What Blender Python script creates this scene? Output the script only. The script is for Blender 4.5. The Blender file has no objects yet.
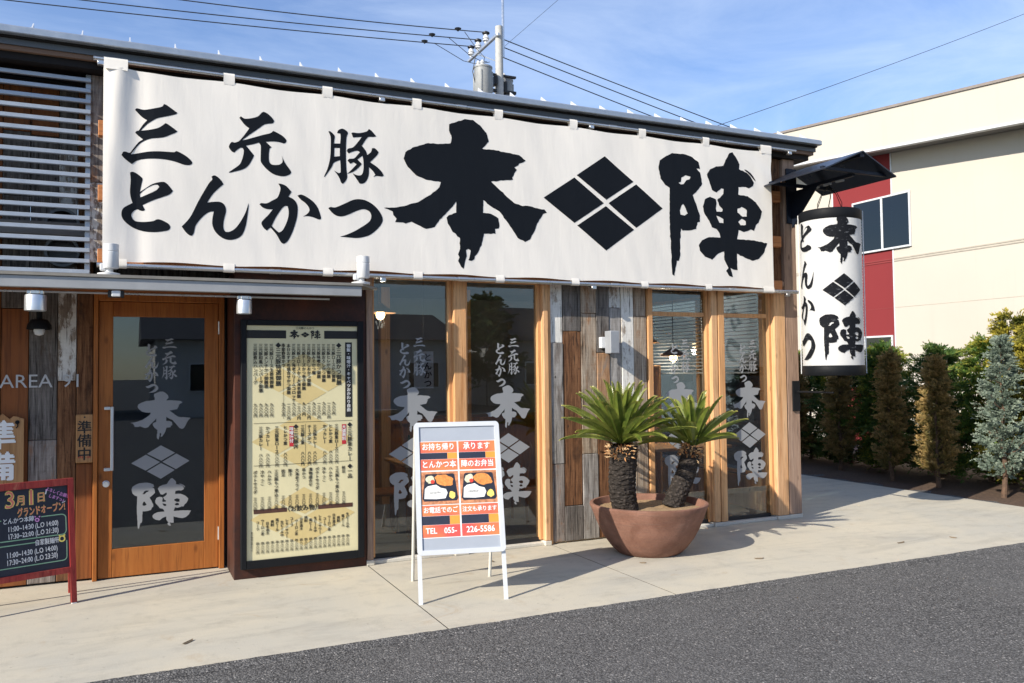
import bpy, bmesh, math, random
from mathutils import Matrix, Vector, noise
R = math.radians
scene = bpy.context.scene
COL = scene.collection
rnd = random.Random(7)

# ------------------------------------------------------------------ camera
cam_data = bpy.data.cameras.new("camera")
cam = bpy.data.objects.new("camera", cam_data)
COL.objects.link(cam)
yaw, pitch, roll = .4345, .0367, -.0114
sy_, cy_ = math.sin(yaw), math.cos(yaw)
F_ = Vector((sy_ * math.cos(pitch), cy_ * math.cos(pitch), math.sin(pitch)))
R0 = Vector((cy_, -sy_, 0)); U0 = R0.cross(F_)
RX = math.cos(roll) * R0 + math.sin(roll) * U0
UX = -math.sin(roll) * R0 + math.cos(roll) * U0
cam.matrix_world = Matrix(((RX.x, UX.x, -F_.x, 0), (RX.y, UX.y, -F_.y, -7.07),
                           (RX.z, UX.z, -F_.z, 1.65), (0, 0, 0, 1)))
cam_data.sensor_width = 36
cam_data.lens = 29.19
cam_data.clip_start = .05
cam_data.clip_end = 2000
scene.camera = cam

# ------------------------------------------------------------------ sky, sun, exposure
SUN_AZ, SUN_EL = R(18.8), R(30)
sd = Vector((math.cos(SUN_AZ) * math.cos(SUN_EL), math.sin(SUN_AZ) * math.cos(SUN_EL), -math.sin(SUN_EL)))
world = bpy.data.worlds.new("World"); scene.world = world
world.use_nodes = True
wn, wl = world.node_tree.nodes, world.node_tree.links
wn.clear()
w_out = wn.new("ShaderNodeOutputWorld"); w_bg = wn.new("ShaderNodeBackground")
sky = wn.new("ShaderNodeTexSky"); sky.sky_type = 'NISHITA'; sky.sun_disc = False
sky.sun_elevation = SUN_EL; sky.sun_rotation = math.atan2(-sd.x, -sd.y)
sky.air_density = 1.15; sky.dust_density = .35; sky.ozone_density = 3.0; sky.altitude = 300
w_tc = wn.new("ShaderNodeTexCoord"); w_mp = wn.new("ShaderNodeMapping")
w_mp.inputs['Scale'].default_value = (1.2, 2.6, 7.0); w_mp.inputs['Rotation'].default_value = (.15, .25, .5)
w_ns = wn.new("ShaderNodeTexNoise"); w_ns.inputs['Scale'].default_value = 1.5
w_ns.inputs['Detail'].default_value = 7; w_ns.inputs['Roughness'].default_value = .62; w_ns.inputs['Distortion'].default_value = .6
w_rp = wn.new("ShaderNodeValToRGB"); w_rp.color_ramp.elements[0].position = .36; w_rp.color_ramp.elements[1].position = .74
w_rp.color_ramp.elements[0].color = (.08, .08, .08, 1); w_rp.color_ramp.elements[1].color = (.50, .50, .50, 1)
w_mx = wn.new("ShaderNodeMix"); w_mx.data_type = 'RGBA'
w_mx.inputs[7].default_value = (4.6, 5.4, 6.7, 1)
wl.new(w_tc.outputs['Generated'], w_mp.inputs['Vector']); wl.new(w_mp.outputs[0], w_ns.inputs['Vector'])
wl.new(w_ns.outputs['Fac'], w_rp.inputs['Fac']); wl.new(w_rp.outputs['Color'], w_mx.inputs[0])
w_hs = wn.new('ShaderNodeHueSaturation'); w_hs.inputs['Saturation'].default_value = 1.14; w_hs.inputs['Hue'].default_value = .512
wl.new(sky.outputs['Color'], w_hs.inputs['Color']); wl.new(w_hs.outputs['Color'], w_mx.inputs[6]); wl.new(w_mx.outputs[2], w_bg.inputs['Color'])
w_bg.inputs['Strength'].default_value = .125
wl.new(w_bg.outputs[0], w_out.inputs['Surface'])
sun_d = bpy.data.lights.new("sun", 'SUN'); sun_d.energy = 5.0; sun_d.angle = R(.5); sun_d.color = (1, .92, .79)
sun = bpy.data.objects.new("sun", sun_d); COL.objects.link(sun)
sun.rotation_euler = sd.to_track_quat('-Z', 'Y').to_euler(); sun.location = (-30, -10, 20)
scene.view_settings.view_transform = 'Standard'
scene.view_settings.look = 'None'
scene.view_settings.exposure = .60
scene.view_settings.gamma = 1
scene.cycles.max_bounces = 8
scene.cycles.transparent_max_bounces = 16
try: scene.cycles.use_denoising = True
except Exception: pass

# ------------------------------------------------------------------ helpers
def S(r, g, b):
    f = lambda c: (c / 12.92 if c <= .04045 else ((c + .055) / 1.055) ** 2.4)
    return (f(r / 255), f(g / 255), f(b / 255))

class MB:
    """collects geometry for ONE mesh object"""
    def __init__(self, xf=None): self.v, self.f, self.m, self.xf = [], [], [], xf
    def add(self, vs, fs, mi=0):
        o = len(self.v)
        self.v += [tuple(self.xf @ Vector(p)) if self.xf else tuple(p) for p in vs]
        self.f += [tuple(i + o for i in f) for f in fs]; self.m += [mi] * len(fs)
    def box(self, x0, x1, y0, y1, z0, z1, mi=0):
        self.add([(x0, y0, z0), (x1, y0, z0), (x1, y1, z0), (x0, y1, z0), (x0, y0, z1), (x1, y0, z1), (x1, y1, z1), (x0, y1, z1)],
                 [(0, 3, 2, 1), (4, 5, 6, 7), (0, 1, 5, 4), (1, 2, 6, 5), (2, 3, 7, 6), (3, 0, 4, 7)], mi)
        return self
    def bbox(self, x0, x1, y0, y1, z0, z1, b=.004, mi=0):
        """box with chamfered edges"""
        bm = bmesh.new(); bmesh.ops.create_cube(bm, size=1)
        for v in bm.verts: v.co = Vector(((x0 + x1) / 2 + v.co.x * (x1 - x0), (y0 + y1) / 2 + v.co.y * (y1 - y0), (z0 + z1) / 2 + v.co.z * (z1 - z0)))
        bmesh.ops.bevel(bm, geom=bm.edges[:], offset=b, segments=1, affect='EDGES')
        bm.verts.index_update()
        self.add([v.co[:] for v in bm.verts], [[v.index for v in f.verts] for f in bm.faces], mi); bm.free(); return self
    def quad(self, a, b, c, d, mi=0): self.add([a, b, c, d], [(0, 1, 2, 3)], mi); return self
    def poly(self, pts, mi=0): self.add(pts, [tuple(range(len(pts)))], mi); return self
    def prism(self, pts, n, mi=0):
        """closed polygon pts extruded by vector n"""
        k = len(pts); q = [tuple(Vector(p) + Vector(n)) for p in pts]
        self.add(list(pts) + q, [tuple(range(k))[::-1], tuple(range(k, 2 * k))] + [(i, (i + 1) % k, k + (i + 1) % k, k + i) for i in range(k)], mi); return self
    def tube(self, pts, r, n=8, mi=0, cap=True):
        pts = [Vector(p) for p in pts]; rs = r if isinstance(r, (list, tuple)) else [r] * len(pts)
        vs, fs = [], []; last = None
        for i, p in enumerate(pts):
            d = (pts[min(i + 1, len(pts) - 1)] - pts[max(i - 1, 0)]).normalized()
            a = last if last is not None else (Vector((0, 0, 1)) if abs(d.z) < .9 else Vector((1, 0, 0)))
            u = d.cross(a).normalized(); w = u.cross(d).normalized(); last = w
            for k in range(n):
                t = 2 * math.pi * k / n; vs.append(tuple(p + (u * math.cos(t) + w * math.sin(t)) * rs[i]))
        for i in range(len(pts) - 1):
            for k in range(n): fs.append((i * n + k, i * n + (k + 1) % n, (i + 1) * n + (k + 1) % n, (i + 1) * n + k))
        if cap: fs += [tuple(range(n))[::-1], tuple(range((len(pts) - 1) * n, len(pts) * n))]
        self.add(vs, fs, mi); return self
    def lathe(self, c, prof, n=32, mi=0, axis=2):
        vs, fs = [], []
        for r, z in prof:
            for k in range(n):
                t = 2 * math.pi * k / n; p = (r * math.cos(t), r * math.sin(t), z)
                if axis == 1: p = (p[0], p[2], p[1])
                vs.append((c[0] + p[0], c[1] + p[1], c[2] + p[2]))
        for i in range(len(prof) - 1):
            for k in range(n): fs.append((i * n + k, i * n + (k + 1) % n, (i + 1) * n + (k + 1) % n, (i + 1) * n + k))
        self.add(vs, fs, mi); return self
    def flat(self, vf, fn, mi=0):
        out = []
        for p in vf[0]:
            q = fn(p[0], p[1])
            out.append((q[0], q[1] - .0003 * p[2], q[2]) if len(p) > 2 else q)      # heavier strokes: stacked layers
        self.add(out, vf[1], mi); return self

def new_obj(name, data, parent=None):
    o = bpy.data.objects.new(name, data); COL.objects.link(o)
    if parent is not None: o.parent = parent
    return o
def part(name, mb, mats, parent=None, smooth=False, label=None, fix=True):
    me = bpy.data.meshes.new(name); me.from_pydata(mb.v, [], mb.f)
    mats = mats if isinstance(mats, (list, tuple)) else [mats]
    for m in mats: me.materials.append(m)
    if len(mats) > 1: me.polygons.foreach_set('material_index', mb.m)
    if fix:
        bm = bmesh.new(); bm.from_mesh(me); bmesh.ops.recalc_face_normals(bm, faces=bm.faces[:]); bm.to_mesh(me); bm.free()
    if smooth:
        me.polygons.foreach_set('use_smooth', [True] * len(me.polygons))
        try: me.set_sharp_from_angle(angle=R(40))
        except Exception: pass
    me.update()
    o = new_obj(name, me, parent)
    if label: o['label'] = label
    return o
def tag(o, label, cat, group=None, kind=None):
    if label: o['label'] = label
    if cat: o['category'] = cat
    if group: o['group'] = group
    if kind: o['kind'] = kind
    return o
def thing(name, label, cat, loc=(0, 0, 0), rz=0, group=None):
    o = new_obj(name, None); o.location = loc; o.rotation_euler = (0, 0, rz); o.empty_display_size = .1
    return tag(o, label, cat, group)
def copy_tree(root, loc, rz=None, label=None):
    def rec(o, par):
        c = o.copy(); COL.objects.link(c)
        if par is not None: c.parent = par
        for ch in list(o.children): rec(ch, c)
        return c
    r = rec(root, None); r.location = loc
    if rz is not None: r.rotation_euler = (0, 0, rz)
    if label: r['label'] = label
    return r

# ------------------------------------------------------------------ materials
class NT:
    def __init__(s, name):
        s.mat = bpy.data.materials.new(name); s.mat.use_nodes = True
        s.t = s.mat.node_tree; s.b = s.t.nodes['Principled BSDF']; s.out = s.t.nodes['Material Output']
    def n(s, typ, **kw):
        nd = s.t.nodes.new('ShaderNode' + typ)
        for k, v in kw.items(): setattr(nd, k, v)
        return nd
    def l(s, a, b): s.t.links.new(a, b)
    def coord(s, scale=(1, 1, 1), rot=(0, 0, 0), rand=True, kind='Object'):
        tc = s.n('TexCoord'); mp = s.n('Mapping'); mp.inputs['Scale'].default_value = scale; mp.inputs['Rotation'].default_value = rot
        s.l(tc.outputs[kind], mp.inputs['Vector'])
        if rand:
            oi = s.n('ObjectInfo'); m = s.n('Math', operation='MULTIPLY'); m.inputs[1].default_value = 37.0
            s.l(oi.outputs['Random'], m.inputs[0]); s.l(m.outputs[0], mp.inputs['Location'])
        return mp.outputs[0]
    def noise(s, vec, scale=1, detail=4, rough=.6, dist=0):
        nd = s.n('TexNoise'); nd.inputs['Scale'].default_value = scale; nd.inputs['Detail'].default_value = detail
        nd.inputs['Roughness'].default_value = rough; nd.inputs['Distortion'].default_value = dist
        s.l(vec, nd.inputs['Vector']); return nd.outputs['Fac']
    def ramp(s, fac, lo, hi, a=(0, 0, 0), b=(1, 1, 1)):
        r = s.n('ValToRGB'); e = r.color_ramp.elements
        e[0].position, e[1].position = lo, hi; e[0].color = (*a, 1); e[1].color = (*b, 1); s.l(fac, r.inputs['Fac']); return r.outputs['Color']
    def mix(s, fac, a, b, mode='MIX'):
        m = s.n('Mix', data_type='RGBA', blend_type=mode)
        for sock, v in ((m.inputs[0], fac), (m.inputs[6], a), (m.inputs[7], b)):
            if isinstance(v, (int, float)): sock.default_value = v
            elif isinstance(v, tuple): sock.default_value = (*v, 1)
            else: s.l(v, sock)
        return m.outputs[2]
    def bump(s, h, strength=.3, dist=.01):
        b = s.n('Bump'); b.inputs['Strength'].default_value = strength; b.inputs['Distance'].default_value = dist
        s.l(h, b.inputs['Height']); s.l(b.outputs[0], s.b.inputs['Normal'])
    def fin(s, col, rough=.6, metal=0, spec=.5):
        if isinstance(col, tuple): s.b.inputs['Base Color'].default_value = (*col, 1)
        else: s.l(col, s.b.inputs['Base Color'])
        if isinstance(rough, (int, float)): s.b.inputs['Roughness'].default_value = rough
        else: s.l(rough, s.b.inputs['Roughness'])
        s.b.inputs['Metallic'].default_value = metal; s.b.inputs['Specular IOR Level'].default_value = spec
        return s.mat

def plain(name, col, rough=.6, metal=0, spec=.5, var=.12, sc=9, bump=0):
    s = NT(name); v = s.coord(); nz = s.noise(v, sc, 5, .65)
    d = tuple(c * (1 - var) for c in col); h = tuple(min(1, c * (1 + var)) for c in col)
    c = s.ramp(nz, .3, .7, d, h)
    if bump: s.bump(nz, bump, .004)
    rr = s.ramp(nz, .25, .75, (max(0, rough - .08),) * 3, (min(1, rough + .08),) * 3)
    return s.fin(c, rr, metal, spec)

def wood(name, base, dark, light, axis=2, rough=.7, grain=34, patches=None, peel=None, stain=None, bump=.25):
    """streaky timber; the grain runs along axis"""
    s = NT(name); sc = [1, 1, 1]; sc[axis] = .045
    v = s.coord(tuple(sc)); vf = s.coord((1, 1, 1))
    g1 = s.noise(v, grain, 6, .7, .3); g2 = s.noise(v, grain * 3.2, 3, .6); g3 = s.noise(v, grain * .22, 3, .55, 1.2)
    c = s.mix(s.ramp(g1, .32, .68), dark, light); c = s.mix(s.ramp(g3, .35, .7), c, base)
    c = s.mix(s.ramp(g2, .50, .72, (0, 0, 0), (.6, .6, .6)), c, tuple(x * .42 for x in dark))
    if patches:
        for pc, scale, lo, hi in patches:
            sc2 = [1, 1, 1]; sc2[axis] = .28
            c = s.mix(s.ramp(s.noise(s.coord(tuple(sc2)), scale, 5, .65, .8), lo, hi), c, pc)
    # knots
    sk = [1, 1, 1]; sk[axis] = .45
    vo = s.n('TexVoronoi'); vo.inputs['Scale'].default_value = 5.5; s.l(s.coord(tuple(sk)), vo.inputs['Vector'])
    c = s.mix(s.ramp(vo.outputs['Distance'], .05, .13, (.75, .75, .75), (0, 0, 0)), c, tuple(x * .35 for x in dark))
    if peel:
        pc, scale, lo, hi = peel
        sp = [1, 1, 1]; sp[axis] = .4
        f = s.ramp(s.noise(s.coord(tuple(sp)), scale, 8, .72), lo, hi)
        pc2 = s.ramp(g1, .3, .7, tuple(x * .86 for x in pc), pc)
        c = s.mix(f, c, pc2)
    h = s.mix(.5, g1, g2)
    s.bump(h, bump, .006)
    return s.fin(c, rough, 0, .3)

def concrete(name, base, dark, warm):
    s = NT(name); v = s.coord((1, 1, 1), rand=False)
    c = s.mix(s.ramp(s.noise(v, .9, 8, .62, .5), .35, .68), base, warm)
    c = s.mix(s.ramp(s.noise(s.coord((.35, 1.6, 1), rand=False), 1.7, 7, .7, .9), .50, .70, (0, 0, 0), (.5, .5, .5)), c, dark)
    c = s.mix(s.ramp(s.noise(v, 5.5, 8, .72), .52, .76, (0, 0, 0), (.38, .38, .38)), c, tuple(x * .75 for x in dark))
    c = s.mix(s.ramp(s.noise(s.coord((.8, .9, 1), rand=False), 2.6, 6, .7, 1.2), .60, .74, (0, 0, 0), (.5, .5, .5)), c, (.36, .27, .17))
    c = s.mix(s.ramp(s.noise(s.coord((.25, 3.2, 1), rand=False), 3.1, 6, .75), .60, .74, (0, 0, 0), (.18, .18, .18)), c, tuple(x * .7 for x in dark))
    f = s.noise(v, 160, 3, .7); c = s.mix(.16, c, s.ramp(f, .3, .7), 'OVERLAY')
    c = s.mix(s.ramp(s.noise(v, 23, 2, .5), .70, .76, (0, 0, 0), (.6, .6, .6)), c, tuple(x * .6 for x in dark))
    s.bump(f, .12, .003)
    return s.fin(c, .85, 0, .25)

def asphalt():
    s = NT('asphalt'); v = s.coord((1, 1, 1), rand=False)
    vo = s.n('TexVoronoi'); vo.inputs['Scale'].default_value = 92; s.l(v, vo.inputs['Vector'])
    vo2 = s.n('TexVoronoi'); vo2.inputs['Scale'].default_value = 150; s.l(v, vo2.inputs['Vector'])
    sep = s.n('SeparateColor'); s.l(vo.outputs['Color'], sep.inputs[0])
    sep2 = s.n('SeparateColor'); s.l(vo2.outputs['Color'], sep2.inputs[0])
    c = s.mix(s.ramp(sep.outputs[0], .1, .95), (.026, .026, .027), (.155, .153, .152))
    c = s.mix(s.ramp(sep2.outputs[0], .66, .98, (0, 0, 0), (.8, .8, .8)), c, (.30, .29, .28))
    c = s.mix(s.ramp(sep.outputs[1], .955, .985), c, (.40, .38, .36))
    c = s.mix(s.ramp(vo.outputs['Distance'], .35, .62, (0, 0, 0), (.6, .6, .6)), c, (.03, .03, .03))
    c = s.mix(s.ramp(s.noise(v, .8, 6, .65), .38, .72, (0, 0, 0), (.4, .4, .4)), c, (.125, .122, .12))
    c = s.mix(s.ramp(s.noise(v, 7, 6, .7), .5, .8, (0, 0, 0), (.35, .35, .35)), c, (.035, .033, .032))
    s.bump(vo.outputs['Distance'], .8, -.006)
    return s.fin(c, .88, 0, .3)

def glass(name, tint=(.62, .68, .72), r=.0):
    s = NT(name); s.t.nodes.remove(s.b)
    tr = s.n('BsdfTransparent'); tr.inputs[0].default_value = (*tint, 1)
    gl = s.n('BsdfGlossy'); gl.inputs['Roughness'].default_value = r; gl.inputs[0].default_value = (.92, .96, 1, 1)
    fr = s.n('Fresnel'); ge = s.n('NewGeometry'); mr = s.n('MapRange'); mr.inputs['To Min'].default_value = 1.72; mr.inputs['To Max'].default_value = 1 / 1.72
    s.l(ge.outputs['Backfacing'], mr.inputs['Value']); s.l(mr.outputs[0], fr.inputs['IOR'])      # same mirror strength on both faces of the thin pane
    v = s.coord((1, 1, 1)); nz = s.noise(v, 1.1, 2, .4); bp = s.n('Bump'); bp.inputs['Strength'].default_value = .012; bp.inputs['Distance'].default_value = .02
    s.l(nz, bp.inputs['Height']); s.l(bp.outputs[0], gl.inputs['Normal'])
    mx = s.n('MixShader'); s.l(fr.outputs[0], mx.inputs[0]); s.l(tr.outputs[0], mx.inputs[1]); s.l(gl.outputs[0], mx.inputs[2])
    s.l(mx.outputs[0], s.out.inputs['Surface']); return s.mat

def foliage(name, inner, outer, tip, rough=.55, thr=(.55, .95)):
    s = NT(name); at = s.n('Attribute'); at.attribute_name = 'tip'
    v = s.coord((1, 1, 1)); nz = s.noise(v, 5, 3, .6); nf = s.noise(v, 40, 2, .6)
    c = s.mix(s.ramp(nz, .35, .65), inner, outer)
    c = s.mix(s.ramp(nf, .4, .65, (0, 0, 0), (.6, .6, .6)), c, tuple(x * 1.5 for x in outer))
    m = s.n('Math', operation='MULTIPLY_ADD'); m.inputs[1].default_value = .5; m.inputs[2].default_value = -.25
    s.l(nz, m.inputs[0]); a = s.n('Math', operation='ADD'); s.l(at.outputs['Fac'], a.inputs[0]); s.l(m.outputs[0], a.inputs[1])
    c = s.mix(s.ramp(a.outputs[0], *thr), c, tip)
    s.b.inputs['Subsurface Weight'].default_value = 0
    s.fin(c, rough, 0, .3)
    tl = s.n('BsdfTranslucent'); s.l(c, tl.inputs[0]); mx = s.n('MixShader'); mx.inputs[0].default_value = .25
    s.l(s.b.outputs[0], mx.inputs[1]); s.l(tl.outputs[0], mx.inputs[2]); s.l(mx.outputs[0], s.out.inputs['Surface'])
    return s.mat

def emit(name, col, k):
    s = NT(name); s.b.inputs['Emission Color'].default_value = (*col, 1); s.b.inputs['Emission Strength'].default_value = k
    return s.fin(col, .4)

M = {}
M['cedar'] = wood('cedar', (.60, .315, .135), (.44, .195, .072), (.70, .43, .22), grain=22, rough=.65)
M['cedar_pale'] = wood('cedar_pale', (.64, .36, .17), (.48, .235, .10), (.74, .49, .29), grain=24, rough=.7)
M['cedar_old'] = wood('cedar_old', (.36, .235, .165), (.21, .13, .09), (.46, .33, .25), grain=28, rough=.8, patches=[((.14, .10, .085), 2.5, .5, .75)])
M['door_wood'] = wood('door_wood', (.36, .120, .024), (.25, .070, .013), (.42, .155, .036), grain=20, rough=.5, bump=.1)
M['orange_board'] = wood('orange_board', (.22, .070, .018), (.11, .030, .009), (.30, .11, .032), grain=14, rough=.6)
M['batten'] = wood('batten', (.50, .20, .075), (.36, .12, .04), (.56, .26, .11), axis=0, grain=20)
def old_wood(name, base, dark, light, blotch, axis=2, peel=None, k=1.0):
    """reclaimed board: streaks, blotches, drying cracks, saw marks, nail stains, flaking paint"""
    s = NT(name); st = lambda q: s.coord(tuple(q if i == axis else 1 for i in range(3)))
    g1 = s.noise(st(.055), 48, 6, .75, .25); g2 = s.noise(st(.03), 75, 4, .6); g3 = s.noise(st(.30), 7, 7, .7, .6); g4 = s.noise(st(.55), 17, 6, .75, .4)
    c = s.mix(s.ramp(g1, .38, .62), dark, light); c = s.mix(s.ramp(g3, .38, .66, (0, 0, 0), (.6, .6, .6)), c, base)
    c = s.mix(s.ramp(g3, .54, .64, (0, 0, 0), (.9, .9, .9)), c, s.mix(s.ramp(g1, .35, .65), tuple(x * .6 for x in blotch), tuple(x * 1.3 for x in blotch)))
    c = s.mix(s.ramp(g4, .56, .74, (0, 0, 0), (.75, .75, .75)), c, tuple(x * .45 for x in dark))
    c = s.mix(s.ramp(g4, .24, .36, (.55, .55, .55), (0, 0, 0)), c, tuple(min(1, x * 1.45) for x in light))
    if peel:
        f = s.ramp(s.noise(st(.38), peel[1], 9, .75), peel[2], peel[3]); c = s.mix(f, c, s.ramp(g4, .3, .7, tuple(x * .80 for x in peel[0]), peel[0]))
    ck = s.ramp(g2, .605, .655, (0, 0, 0), (.92, .92, .92)); c = s.mix(ck, c, (.012, .010, .009))
    saw = s.noise(s.coord(tuple(95 if i == axis else .8 for i in range(3))), 1.0, 2, .5); c = s.mix(.045, c, s.ramp(saw, .35, .65), 'OVERLAY')
    vo = s.n('TexVoronoi'); vo.inputs['Scale'].default_value = 7; s.l(st(.7), vo.inputs['Vector'])
    c = s.mix(s.ramp(vo.outputs['Distance'], .035, .085, (.85, .85, .85), (0, 0, 0)), c, (.018, .014, .012))
    s.bump(s.mix(.5, g1, g4), .7, .008)
    return s.fin(c, .9, 0, .2)
M['plank_grey'] = old_wood('plank_grey', (.27, .255, .24), (.12, .105, .095), (.40, .38, .36), (.17, .14, .12))
M['plank_dark'] = old_wood('plank_dark', (.13, .115, .105), (.045, .04, .036), (.21, .19, .175), (.085, .06, .045))
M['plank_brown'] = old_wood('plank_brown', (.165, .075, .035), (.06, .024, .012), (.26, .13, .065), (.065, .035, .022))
M['plank_tan'] = old_wood('plank_tan', (.34, .265, .20), (.17, .115, .075), (.46, .39, .31), (.25, .12, .05))
M['plank_rust'] = old_wood('plank_rust', (.37, .20, .10), (.20, .09, .04), (.48, .32, .20), (.25, .20, .165))
M['plank_white'] = old_wood('plank_white', (.33, .28, .23), (.16, .12, .09), (.42, .36, .30), (.2, .15, .1), peel=((.76, .735, .68), 9, .38, .46))
M['plank_white_worn'] = old_wood('plank_white_worn', (.26, .22, .18), (.12, .09, .07), (.36, .30, .25), (.15, .1, .07), peel=((.66, .65, .62), 11, .46, .52))
M['plank_blotchy'] = old_wood('plank_blotchy', (.23, .20, .18), (.09, .07, .06), (.34, .30, .27), (.29, .13, .055))
M['fascia'] = wood('fascia', (.19, .115, .078), (.10, .055, .038), (.27, .17, .115), axis=0, grain=20, rough=.6)
M['fascia_dark'] = plain('fascia_dark', (.016, .014, .014), .7, spec=.2)
M['gutter'] = plain('gutter_metal', (.36, .40, .45), .38, .6, var=.08)
M['roof_metal'] = plain('roof_metal', (.10, .105, .11), .45, .5)
M['alu'] = plain('aluminium', (.62, .64, .66), .35, .75, var=.06)
M['alu_white'] = plain('white_aluminium', (.60, .615, .63), .35, .15, var=.04)
M['steel'] = plain('steel_pipe', (.58, .58, .58), .3, .9, var=.08)
M['louvre'] = plain('louvre_metal', (.36, .40, .46), .42, .4, var=.07)
M['beam'] = plain('canopy_steel', (.34, .345, .35), .5, .3, var=.12, sc=3)
M['beam_top'] = plain('canopy_top', (.23, .215, .19), .6, .2, var=.15)
M['dark'] = plain('dark_metal', (.016, .016, .018), .5, .2)
M['black'] = plain('black_paint', (.007, .008, .010), .55, spec=.2)
M['navy'] = plain('navy_steel', (.006, .010, .020), .5, .0, spec=.25)
M['navy_sheen'] = plain('black_sheet_roof', (.012, .015, .024), .32, .0)
M['inkblue'] = plain('banner_ink', (.0055, .008, .0125), .85, var=.08, spec=.15)
M['print_black'] = plain('print_black', (.012, .012, .012), .7)
M['print_white'] = plain('print_white', (.80, .80, .79), .7, var=.02)
M['white_fix'] = plain('white_fixture', (.60, .61, .62), .4, var=.04)
M['grey_box'] = plain('grey_box', (.27, .285, .31), .5, var=.05)
M['soil'] = plain('soil', (.075, .045, .028), .95, var=.5, sc=30, bump=.6)
M['gravel'] = plain('pot_soil', (.30, .20, .11), .95, var=.45, sc=60, bump=.6)
M['interior'] = plain('interior_wall', (.17, .165, .16), .8, var=.2, sc=2)
M['interior_floor'] = plain('interior_floor', (.20, .18, .16), .6, var=.2, sc=3)
M['glass'] = glass('window_glass', (.60, .655, .69))
M['glass_far'] = glass('house_glass', (.10, .13, .16))
M['frost'] = plain('frosted_film', (.25, .262, .275), .75, var=.05, sc=3)
M['letter_grey'] = plain('letter_grey', (.45, .46, .47), .6)
M['concrete'] = concrete('concrete', (.42, .40, .345), (.275, .26, .225), (.50, .455, .36))
M['concrete_pale'] = concrete('concrete_pale', (.52, .50, .45), (.40, .38, .34), (.55, .52, .45))
M['asphalt'] = asphalt()

def cor_ten():
    s = NT('rusted_steel'); v = s.coord((1, 1, 1)); n1 = s.noise(v, 1.6, 7, .65, .4); n2 = s.noise(v, 38, 4, .6)
    c = s.mix(s.ramp(n1, .36, .66), (.032, .014, .011), (.095, .027, .014))
    c = s.mix(s.ramp(n2, .5, .8, (0, 0, 0), (.5, .5, .5)), c, (.11, .032, .014))
    s.bump(n2, .1, .003); return s.fin(c, .62, .2, .4)
M['corten'] = cor_ten()
def cloth_mat():
    s = NT('banner_cloth'); v = s.coord((1, 1, 1), rand=False)
    n = s.noise(v, 1.4, 4, .5); c = s.ramp(n, .3, .7, (.815, .775, .715), (.86, .82, .76))
    w = s.noise(s.coord((7, 1, 1.4), rand=False), 2.2, 4, .55, .7)
    s.bump(w, .05, .03)
    s.fin(c, .85, 0, .15)
    tl = s.n('BsdfTranslucent'); tl.inputs[0].default_value = (.7, .7, .7, 1); mx = s.n('MixShader'); mx.inputs[0].default_value = .08
    s.l(s.b.outputs[0], mx.inputs[1]); s.l(tl.outputs[0], mx.inputs[2]); s.l(mx.outputs[0], s.out.inputs['Surface'])
    return s.mat
M['cloth'] = cloth_mat()
def terracotta():
    s = NT('terracotta'); v = s.coord((1, 1, 1)); n1 = s.noise(v, 5, 6, .65, .3); n2 = s.noise(s.coord((1, 1, 14)), 7, 4, .6); n3 = s.noise(v, 90, 3, .6)
    c = s.mix(s.ramp(n1, .35, .68), (.165, .080, .056), (.275, .145, .105))
    c = s.mix(s.ramp(n2, .45, .75, (0, 0, 0), (.55, .55, .55)), c, (.165, .105, .082))
    c = s.mix(s.ramp(n1, .62, .78, (0, 0, 0), (.4, .4, .4)), c, (.30, .21, .165))
    s.bump(s.mix(.5, n2, n3), .6, .008); return s.fin(s.mix(s.ramp(n3, .55, .72, (0, 0, 0), (.45, .45, .45)), c, (.10, .055, .042)), .85, 0, .2)
M['terracotta'] = terracotta()
def siding(name, col, joint=True):
    s = NT(name); v = s.coord((1, 1, 1), rand=False)
    c = s.ramp(s.noise(v, .5, 5, .6), .3, .7, tuple(x * .94 for x in col), col)
    n = s.noise(s.coord((1, .25, 1), rand=False), 90, 3, .6); s.bump(n, .15, .004)
    c = s.mix(s.ramp(s.noise(s.coord((1, 3, .12), rand=False), 2.2, 5, .6), .58, .82, (0, 0, 0), (.22, .22, .22)), c, tuple(x * .72 for x in col))
    return s.fin(c, .8, 0, .25)
M['siding'] = siding('cream_siding', (.49, .455, .395))
M['siding_red'] = siding('red_siding', (.20, .027, .030))

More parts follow.
